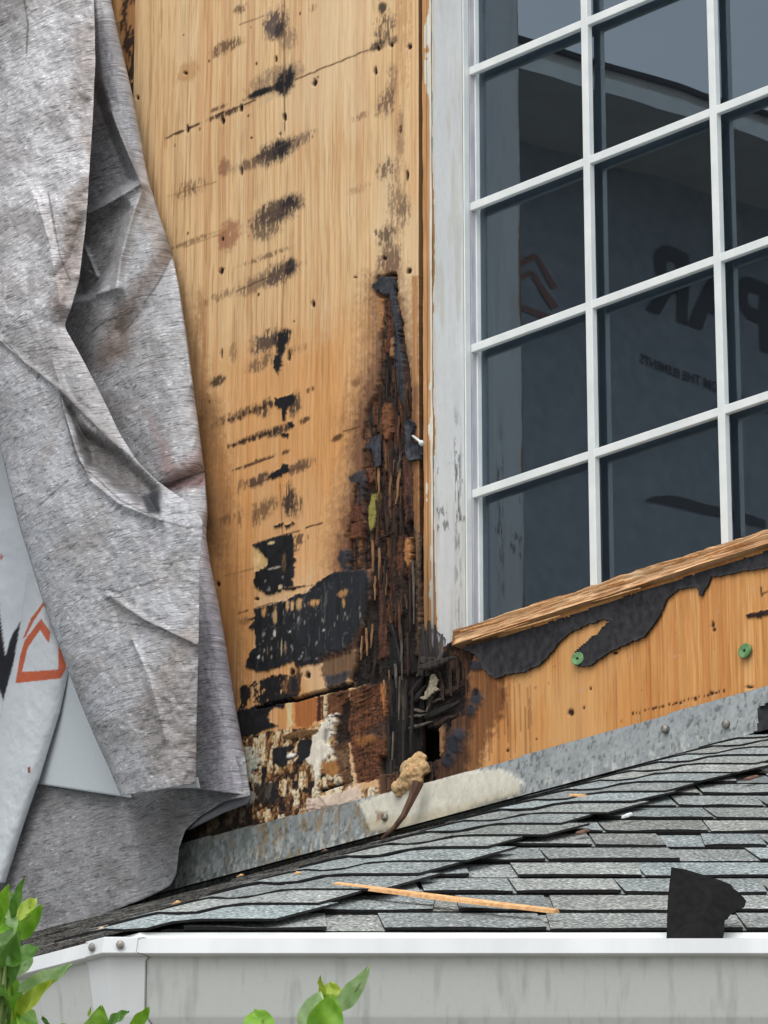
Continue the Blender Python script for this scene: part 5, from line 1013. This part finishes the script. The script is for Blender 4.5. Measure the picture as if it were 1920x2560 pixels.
def flat_patch(name, L_, R_, wfun, col, ns=24, nt=60, mat='wrapfront', paint=None):
    c_ = Cloth(L_, R_, ns, nt); c_.w = wfun(c_); c_.c[:] = L(col)
    if paint: paint(c_)
    return c_.build(name, M[mat], wr)
# white face showing between the folds
flat_patch('inner_face', [(160, 1620), (120, 1800), (82, 1958)], [(185, 1620), (260, 1800), (330, 1995)], lambda c: .052 + .012 * np.sin(c.S * 3.0) - .006 * c.T, (216, 224, 230))
flat_patch('slit_face', [(395, 1945), (410, 1970)], [(494, 1943), (499, 1970)], lambda c: .075 + 0 * c.S, (222, 228, 232), 14, 8)
flat_patch('curl_face', [(618, 1975), (556, 1996), (496, 2034), (464, 2074)], [(631, 1984), (618, 2010), (556, 2034), (476, 2074)], lambda c: .022 + .006 * np.sin(c.S * 3), (150, 150, 160), 14, 40)
def wp(c):
    c.c *= (.95 + .1 * fbm(c.x / 30, c.y / 30, 3, 4))[:, None]
    def inkp(poly, col):
        sd = poly_sd(c.x, c.y, poly); m = 1 - sstep(-1, 1, sd + 2 * (fbm(c.x / 6, c.y / 6, 2, 5) - .5)); c.c = c.c * (1 - m)[:, None] + L(col)[None, :] * m[:, None]
    c.inkp = inkp
def wleft(c):
    wp(c); c.inkp([(-30, 1500), (-5, 1500), (14, 1645), (28, 1590), (52, 1553), (34, 1660), (8, 1752), (-4, 1720)], (34, 34, 40)); c.inkp([(0, 1385), (8, 1388), (6, 1402), (0, 1400)], (170, 90, 66))
def wright(c):
    wp(c); OR = (204, 104, 70)
    c.inkp([(57, 1596), (78, 1545), (113, 1499), (126, 1532), (118, 1530), (110, 1514), (84, 1553), (64, 1592)], OR)
    c.inkp([(103, 1547), (126, 1580), (122, 1608), (100, 1575), (70, 1618), (55, 1680), (146, 1674), (146, 1560), (160, 1640), (166, 1668), (152, 1696), (38, 1708), (50, 1640), (62, 1600)], OR)
    c.inkp([(70, 1918), (76, 1916), (76, 1932), (69, 1932)], (150, 84, 54))
flat_patch('wrap_panel', [(-170, 950), (-170, 1500), (-170, 2260)], [(60, 950), (120, 1350), (125, 1500), (70, 1600), (40, 1700), (0, 2230)], lambda c: .028 + .006 * (fbm(c.x / 60, c.y / 60, 3, 2) - .5), (216, 223, 230), 60, 260, paint=wleft)
flat_patch('rolled_edge', [(70, 1430), (52, 1560), (34, 1660), (10, 1750), (-50, 2000), (-70, 2208)], [(110, 1430), (135, 1560), (174, 1670), (150, 1780), (98, 1950), (60, 2060), (14, 2207)], lambda c: .050 + .040 * np.sqrt(np.clip(1 - ((c.S - .45) / .58) ** 2, 0, 1)) + .003 * (fbm(c.x / 20, c.y / 30, 3, 6) - .5), (218, 224, 230), 80, 320, paint=wright)

# ------------------------------------------------------------------ loose pieces
tw = thing('brown_stick', pw(1000, 2080, .03), 'brown stick leaning on the white-smeared flashing below the insulation tuft', 'stick')
pts = [pw(1046, 1955, .030), pw(1030, 1995, .034), pw(1008, 2040, .040), pw(985, 2070, .046), pw(955, 2096, .052)]
v, f_ = tube_vf(pts, [.0095, .0065, .005, .004, .0025], 7); mk('shaft', v, f_, M['stick'], tw, smooth=False)
ti = thing('insulation_tuft', pw(1010, 1985, .015), 'tan tuft of insulation bulging from the hole in the wall', 'insulation')
tv, tf, nb0 = [], [], 0
for k, (a, b, w_, rx, ry) in enumerate([(1040, 1904, .004, .021, .015), (1026, 1916, .008, .020, .016), (1052, 1922, .008, .018, .014), (1036, 1934, .012, .019, .015), (1020, 1948, .012, .017, .016), (1042, 1950, .010, .015, .014), (1006, 1960, .010, .012, .016), (999, 1974, .008, .009, .013)]):
    bm = bmesh.new(); bmesh.ops.create_icosphere(bm, subdivisions=3, radius=1.0); co_ = np.array([x.co[:] for x in bm.verts]); c = pw(a, b, w_)
    s_ = .75 + .5 * fbm(co_[:, 0] * 1.4 + co_[:, 2] + k * 5, co_[:, 1] * 1.4 + k * 3, 3, k)
    tv.append(c + (co_[:, [0]] * rx * s_[:, None]) * U + (co_[:, [2]] * ry * s_[:, None]) * Z + (co_[:, [1]] * .012 * s_[:, None]) * N)
    tf.append(np.array([[q.index for q in ff.verts] for ff in bm.faces]) + nb0); nb0 += len(co_); bm.free()
to = mk('tuft', np.concatenate(tv), np.concatenate(tf), M['insul'], ti)
md = to.modifiers.new('fuse', 'REMESH'); md.mode = 'VOXEL'; md.voxel_size = .0018; md.use_smooth_shade = True
md = to.modifiers.new('soft', 'SMOOTH'); md.iterations = 5; md.factor = .6
tx = bpy.data.textures.new('fluff', 'CLOUDS'); tx.noise_scale = .016; tx.noise_depth = 6
md = to.modifiers.new('fluff', 'DISPLACE'); md.texture = tx; md.strength = .014; md.texture_coords = 'LOCAL'
def on_roof(name, p0, p1, wd, th, mat, label, cat, n=.02, group=None):
    a = pixR(*p0, n); b_ = pixR(*p1, n); d = b_ - a; sd2 = np.cross(RN, d); sd2 /= np.linalg.norm(sd2); t = thing(name, a, label, cat, group); r = random.Random(int(p0[0])); vs = []; K = 8
    for k in range(K + 1):
        q_ = k / K; c_ = a + d * q_ + sd2 * r.uniform(-.12, .12) * wd; hw_ = wd / 2 * (.25 + .75 * math.sin(math.pi * (.12 + .7 * q_))) * r.uniform(.85, 1.1)
        for sx, sn in ((-1, 0), (1, 0), (.7, th), (-.8, th * r.uniform(.7, 1))): vs.append(c_ + sd2 * sx * hw_ + RN * sn)
    fs = [(0, 3, 2, 1), (K * 4, K * 4 + 1, K * 4 + 2, K * 4 + 3)]
    for k in range(K):
        for q_ in range(4): fs.append((k * 4 + q_, k * 4 + (q_ + 1) % 4, (k + 1) * 4 + (q_ + 1) % 4, (k + 1) * 4 + q_))
    mk('sliver', np.array(vs), fs, mat, t, smooth=False); return t
on_roof('wood_splinter', (838, 2215), (1390, 2283), .015, .004, M['chip'], 'long pale split wood sliver lying across the grey shingles', 'wood sliver', .008)
for (p0, p1, wd, mt, lb) in [((1424, 1990), (1466, 1992), .014, 'chip', 'small tan wood chip on the shingles just below the flashing'), ((1556, 2046), (1578, 2036), .012, 'white', 'small white paint chip resting on the shingles'), ((1440, 2088), (1470, 2076), .014, 'stick', 'brown bark chip beside the raised edge of the hip caps'), ((1862, 1952), (1892, 1942), .018, 'stick', 'clump of brown debris against the hip cap edge')]:
    on_roof('debris_chip', p0, p1, wd * .55, .0025, M[mt], lb, 'debris', .006, 'debris chips on the roof')
def pixL(px, py, n):
    d = ray(px, py); o_ = C + LN * n; t = ((o_ - CAM) @ LN) / (d @ LN); return CAM + d * t
for (px, py, mt, lb) in [(600, 2190, 'chip', 'tan wood scrap on the steep shingle rows under the flashing'), (440, 2258, 'chip', 'small pale chip on the shingle rows by the wrap foot'), (250, 2325, 'chip', 'orange wood crumb on the shingle rows above the gutter corner'), (740, 2186, 'chip', 'pale crumb of wood on the shingle rows near the metal'), (810, 2128, 'stick', 'brown crumb lodged at the foot of the stained metal')]:
    a = pixL(px, py, .006)
    if np.linalg.norm(a - C) < 3.5:
        t = thing('debris_chip', a, lb, 'debris', 'debris chips on the roof'); v, f_ = tube_vf([a - LE * .008, a - LE * .002 + LN * .001, a + LE * .007], [.0008, .0022, .0008], 6); mk('sliver', v, f_, M[mt], t, smooth=False)
# black felt leaning out of the gutter
fp = [(1678, 2168), (1712, 2173), (1770, 2190), (1828, 2210), (1846, 2232), (1864, 2250), (1860, 2268), (1838, 2280), (1812, 2300), (1806, 2350), (1666, 2350), (1670, 2250)]
gfe = thing('felt_scrap', off(GO - .04) + RE * 1.0 + Z * (zl - .05), 'black felt scrap standing upright out of the gutter in front of the shingles', 'felt')
yb = off(GO - .035)[1]
def pixY(px, py, y): d = ray(px, py); return CAM + d * ((y - CAM[1]) / d[1])
fq = []
for (xa, ya), (xb, yb_) in zip(fp, fp[1:] + fp[:1]):
    for k in range(4):
        t_ = k / 4; jg = (3.0 if xa > 1800 else .8) * (1 if k else .3); fq.append((xa + (xb - xa) * t_ + rng.uniform(-jg, jg), ya + (yb_ - ya) * t_ + rng.uniform(-jg, jg)))
fp = fq; n_ = len(fp); ctr = np.mean(fp, 0); vs = []
for px, py in fp: vs.append(pixY(px, py, yb + .05 * (2350 - py) / 180 + .018 * ((px - 1760) / 100) ** 2))
vs.append(pixY(*ctr, yb + .05 * (2350 - ctr[1]) / 180 - .006)); bk_ = [p + np.array([0, .003, .0]) for p in vs]
fs = [(i, (i + 1) % n_, n_) for i in range(n_)]; fs += [((i + 1) % n_ + n_ + 1, i + n_ + 1, 2 * n_ + 1) for i in range(n_)]; fs += [(i, i + n_ + 1, (i + 1) % n_ + n_ + 1, (i + 1) % n_) for i in range(n_)]
mk('felt', np.array(vs + bk_), fs, mat_noise('black_felt', (20, 19, 19), (30, 29, 29), 120, .9, .3, .001, spec=.15), gfe, smooth=False)

# ------------------------------------------------------------------ wing of the house (mirrored in the panes)
UW = -1.16
OV = .32                                            # eave overhang, made deep to keep sky light off the wing wrap
def mir(px, py, o=0.0):                              # point of the wing whose mirror image shows at this pixel
    d = ray(px, py); t = ((O + U * (UW + o) - CAM) @ U) / (d @ U); p = CAM + d * t; q_ = p - O
    return 2 * WG - q_ @ N, q_[2]                     # (w, v) on the wing
wg = thing('house_wing', W(UW, -2.0, 1.2), 'wrapped wing of the house at right angles to the window, mirrored in its panes', 'house')
def wing(w_, v_, o=0.0): return O + U * (UW + o) + N * w_ + Z * v_
e0 = mir(1300, 175, OV); e1 = mir(1690, 292, OV); t0 = mir(1372, 128, OV); t1 = mir(1790, 258, OV)
def evl(p, q_, w_): return p[1] + (q_[1] - p[1]) * (w_ - p[0]) / (q_[0] - p[0])
WA, WB = 0.0, 3.4
vb0, vb1 = evl(e0, e1, WA), evl(e0, e1, WB); vt0, vt1 = evl(t0, t1, WA), evl(t0, t1, WB)
print('eave', vb0, vb1, vt0, vt1, proj(wing(0, vb0, OV)), proj(wing(.5, evl(e0, e1, .5), OV)))
mk('wrap_face', [wing(WA, -3.5), wing(WB, -3.5), wing(WB, vb1 + .05), wing(WA, vb0 + .05)], [(0, 1, 2, 3)], M['wrap_shaded'], wg, smooth=False)
mk('soffit', [wing(WA, vb0 + .02), wing(WB, vb1 + .02), wing(WB, vb1 + .02, OV), wing(WA, vb0 + .02, OV)], [(0, 1, 2, 3)], M['siding'], wg, smooth=False)
mk('fascia_board', [wing(WA, vb0 + .03, OV), wing(WB, vb1 + .03, OV), wing(WB, vt1, OV), wing(WA, vt0, OV)], [(0, 1, 2, 3)], M['siding'], wg, smooth=False)
mk('trim_board', [wing(WA, vb0, OV + .01), wing(WB, vb1, OV + .01), wing(WB, vb1 + .035, OV + .01), wing(WA, vb0 + .035, OV + .01)], [(0, 1, 2, 3)], M['white'], wg, smooth=False)
mk('roof_edge', [wing(WA, vt0, OV + .01), wing(WB, vt1, OV + .01), wing(WB, vt1 + .012, OV + .01), wing(WA, vt0 + .012, OV + .01), wing(WA, vt0 + .6, -1.5), wing(WB, vt1 + .6, -1.5)], [(0, 1, 2, 3), (3, 2, 5, 4)], M['edge'], wg, smooth=False)
mk('end_wall', [wing(WB, -3.5), wing(WB, -3.5, -1.5), wing(WB, vt1, -1.5), wing(WB, vt1)], [(0, 1, 2, 3)], M['wrap_shaded'], wg, smooth=False)
def print_text(body, size, w_, v_, slope, mat):
    cu = bpy.data.curves.new('t', 'FONT'); cu.body = body; cu.size = size; cu.offset = size * .03
    ob = bpy.data.objects.new('t', cu); COL.objects.link(ob); dg = bpy.context.evaluated_depsgraph_get(); dg.update()
    me = bpy.data.meshes.new_from_object(ob.evaluated_get(dg)); bpy.data.objects.remove(ob)
    vs = np.array([q_.co[:] for q_ in me.vertices]); fs = [tuple(p.vertices) for p in me.polygons]
    # reading direction on the wing seen from its front: towards the main wall
    x1_ = vs[:, 0].max()                               # w_, v_ give the end of the line of print
    P_ = [wing(w_ + x1_ - x_, v_ + y_ + slope * (x1_ - x_), .003) for x_, y_, _ in vs]
    return mk('lettering', P_, fs, mat, wg, smooth=False)
aR = mir(1612, 762); aY = mir(1905, 870)
wT, vT = mir(1980, 905)
sl_t = (aR[1] - vT) / (aR[0] - wT)
print_text('TYPAR', .235, aR[0], aR[1], sl_t, M['ink'])
wE, vE = mir(1598, 892); wF, vF = mir(1790, 970)
sl_e = (vE - vF) / (wE - wF)
print_text('PROTECTION FROM THE ELEMENTS', .030, wE, vE - .012, sl_e, M['ink'])
def print_poly(pix, mat):
    P_ = [wing(*mir(x_, y_), .003) for x_, y_ in pix]
    return mk('printed_mark', P_, [tuple(range(len(P_)))], mat, wg, smooth=False)
for q4 in [[(1292, 668), (1334, 640), (1340, 655), (1292, 682)], [(1334, 640), (1346, 644), (1390, 722), (1378, 730)], [(1292, 700), (1326, 684), (1334, 694), (1292, 716)], [(1326, 684), (1338, 690), (1388, 765), (1372, 772)], [(1292, 760), (1292, 774), (1366, 800), (1372, 786)]]: print_poly(q4, M['orange'])
print_poly([(1604, 1254), (1625, 1246), (1680, 1248), (1740, 1258), (1800, 1268), (1860, 1285), (1905, 1300), (1905, 1322), (1840, 1304), (1780, 1290), (1690, 1278), (1640, 1264)], M['ink'])

# ------------------------------------------------------------------ shrub in the foreground
M['stemgreen'] = mat_noise('green_stem', (84, 104, 52), (112, 132, 70), 90, .6, .2, .001)
def shrub(base_xy, label, leaves, depth, stems):
    t = thing('leafy_shrub', (base_xy[0], base_xy[1], 0), label, 'shrub', 'shrubs growing up in front of the gutter')
    def at(px, py, dz=0.0): return CAM + ray(px, py) * (depth + dz)
    b0 = np.array([base_xy[0], base_xy[1], 0.0])
    for k, (x, y) in enumerate(stems):
        tip = at(x, y); mid = b0 * .35 + tip * .65 + np.array([.03 * math.sin(k * 2), .04, -.2])
        v_, f_ = tube_vf([b0, (b0 + mid) / 2, mid, tip * .9 + mid * .1 - Z * .02, tip], [.014, .008, .004, .0026, .0014], 7); mk('stem', v_, f_, M['leafdark'] if False else M['stemgreen'], t)
    for k, (x0, y0, x1, y1, wpx, mt, roll) in enumerate(leaves):
        r = random.Random(k * 7 + int(x0)); a = at(x0, y0, r.uniform(-.03, .03)); b_ = at(x1, y1, r.uniform(-.05, .03)); d = b_ - a; ln = np.linalg.norm(d); d /= ln
        vw = CAM - a; vw /= np.linalg.norm(vw); side = np.cross(d, vw); side /= np.linalg.norm(side); nrm = np.cross(side, d)
        side, nrm = side * math.cos(roll) + nrm * math.sin(roll), nrm * math.cos(roll) - side * math.sin(roll)
        hw_ = wpx / F * depth / 2 / max(.55, math.cos(roll)); K = 26; Q = 13; vs = []; lc = []; hw_ *= 1.4; hole_ = r.random()
        for i_ in range(K + 1):
            q_ = i_ / K; pr = (math.sin(math.pi * q_ ** .8) ** .75) if 0 < q_ < 1 else 0.02
            for j_ in range(Q):
                sx = -1 + 2 * j_ / (Q - 1); vs.append(a + d * ln * q_ + side * sx * hw_ * pr + nrm * (abs(sx) ** 1.4 * hw_ * .35 * pr + ln * .07 * (q_ - .3) ** 2 * -1 + .0012 * math.sin(q_ * 14 + sx * 3)))
                ve = abs(((q_ * 9 - abs(sx) * 1.5) % 1) - .5) * 2; g_ = 1.0 + (.30 if abs(sx) < .1 else 0) + .12 * (ve > .8) + .10 * (abs(sx) > .9) - .12 * r.random(); lc.append((g_, g_, g_ * .95) if not (hole_ < .4 and (q_ - .6) ** 2 + (sx - .4) ** 2 < .01) else (.45, .35, .3))
        mk('leaf', np.array(vs), grid_faces(Q, K + 1), M[mt], t, col=np.array(lc) * 1.05)
shrub((-.62, 3.35), 'green leafy shrub tips before the gutter corner and wrap foot', [
    (24, 2590, 12, 2402, 62, 'leaf', .1), (30, 2545, 130, 2450, 28, 'leafyoung', .5), (44, 2478, 177, 2414, 32, 'leafpale', -.3), (0, 2368, 8, 2258, 62, 'leafpale', .2), (28, 2352, 105, 2266, 36, 'leaf', -.3), (28, 2300, 58, 2196, 18, 'leafdark', .5), (34, 2302, 94, 2242, 26, 'leafyoung', .2), (-20, 2275, 30, 2234, 26, 'leafpale', .3), (16, 2415, 98, 2362, 30, 'leafdark', .6), (20, 2436, 84, 2388, 34, 'leafpale', .1), (-30, 2440, 30, 2360, 50, 'leafdark', .3), (-20, 2330, 30, 2300, 34, 'leaf', .6), (-30, 2560, 10, 2470, 46, 'leafdark', -.4), (10, 2470, 46, 2330, 40, 'leafdark', .3), (-10, 2300, 20, 2215, 30, 'leaf', .1), (60, 2590, 70, 2510, 40, 'leaf', -.2)], 3.45, [(25, 2520), (20, 2420), (15, 2350), (30, 2300)])
shrub((-.32, 3.3), 'two green leaf tips poking up below the gutter corner strip', [
    (240, 2620, 252, 2523, 62, 'leaf', .1), (200, 2600, 152, 2556, 20, 'leafpale', .2), (270, 2560, 322, 2527, 18, 'leafdark', .5), (326, 2575, 374, 2518, 24, 'leaf', -.3), (130, 2575, 102, 2538, 9, 'leafdark', .2), (222, 2540, 226, 2522, 6, 'leafyoung', 0)], 3.45, [(250, 2600), (330, 2570)])
shrub((-.05, 3.3), 'single sprig of green leaves standing before the long gutter face', [
    (660, 2620, 636, 2520, 62, 'leaf', .15), (770, 2590, 800, 2478, 50, 'leafpale', .3), (795, 2620, 832, 2486, 66, 'leaf', -.1), (838, 2532, 923, 2420, 34, 'leafpale', -.25), (835, 2530, 824, 2452, 44, 'leafyoung', .25), (815, 2500, 798, 2443, 12, 'leafyoung', .7), (840, 2540, 828, 2570, 14, 'leafdark', .3)], 3.45, [(838, 2530), (650, 2610)])

for m_ in bpy.data.materials: m_.use_backface_culling = False
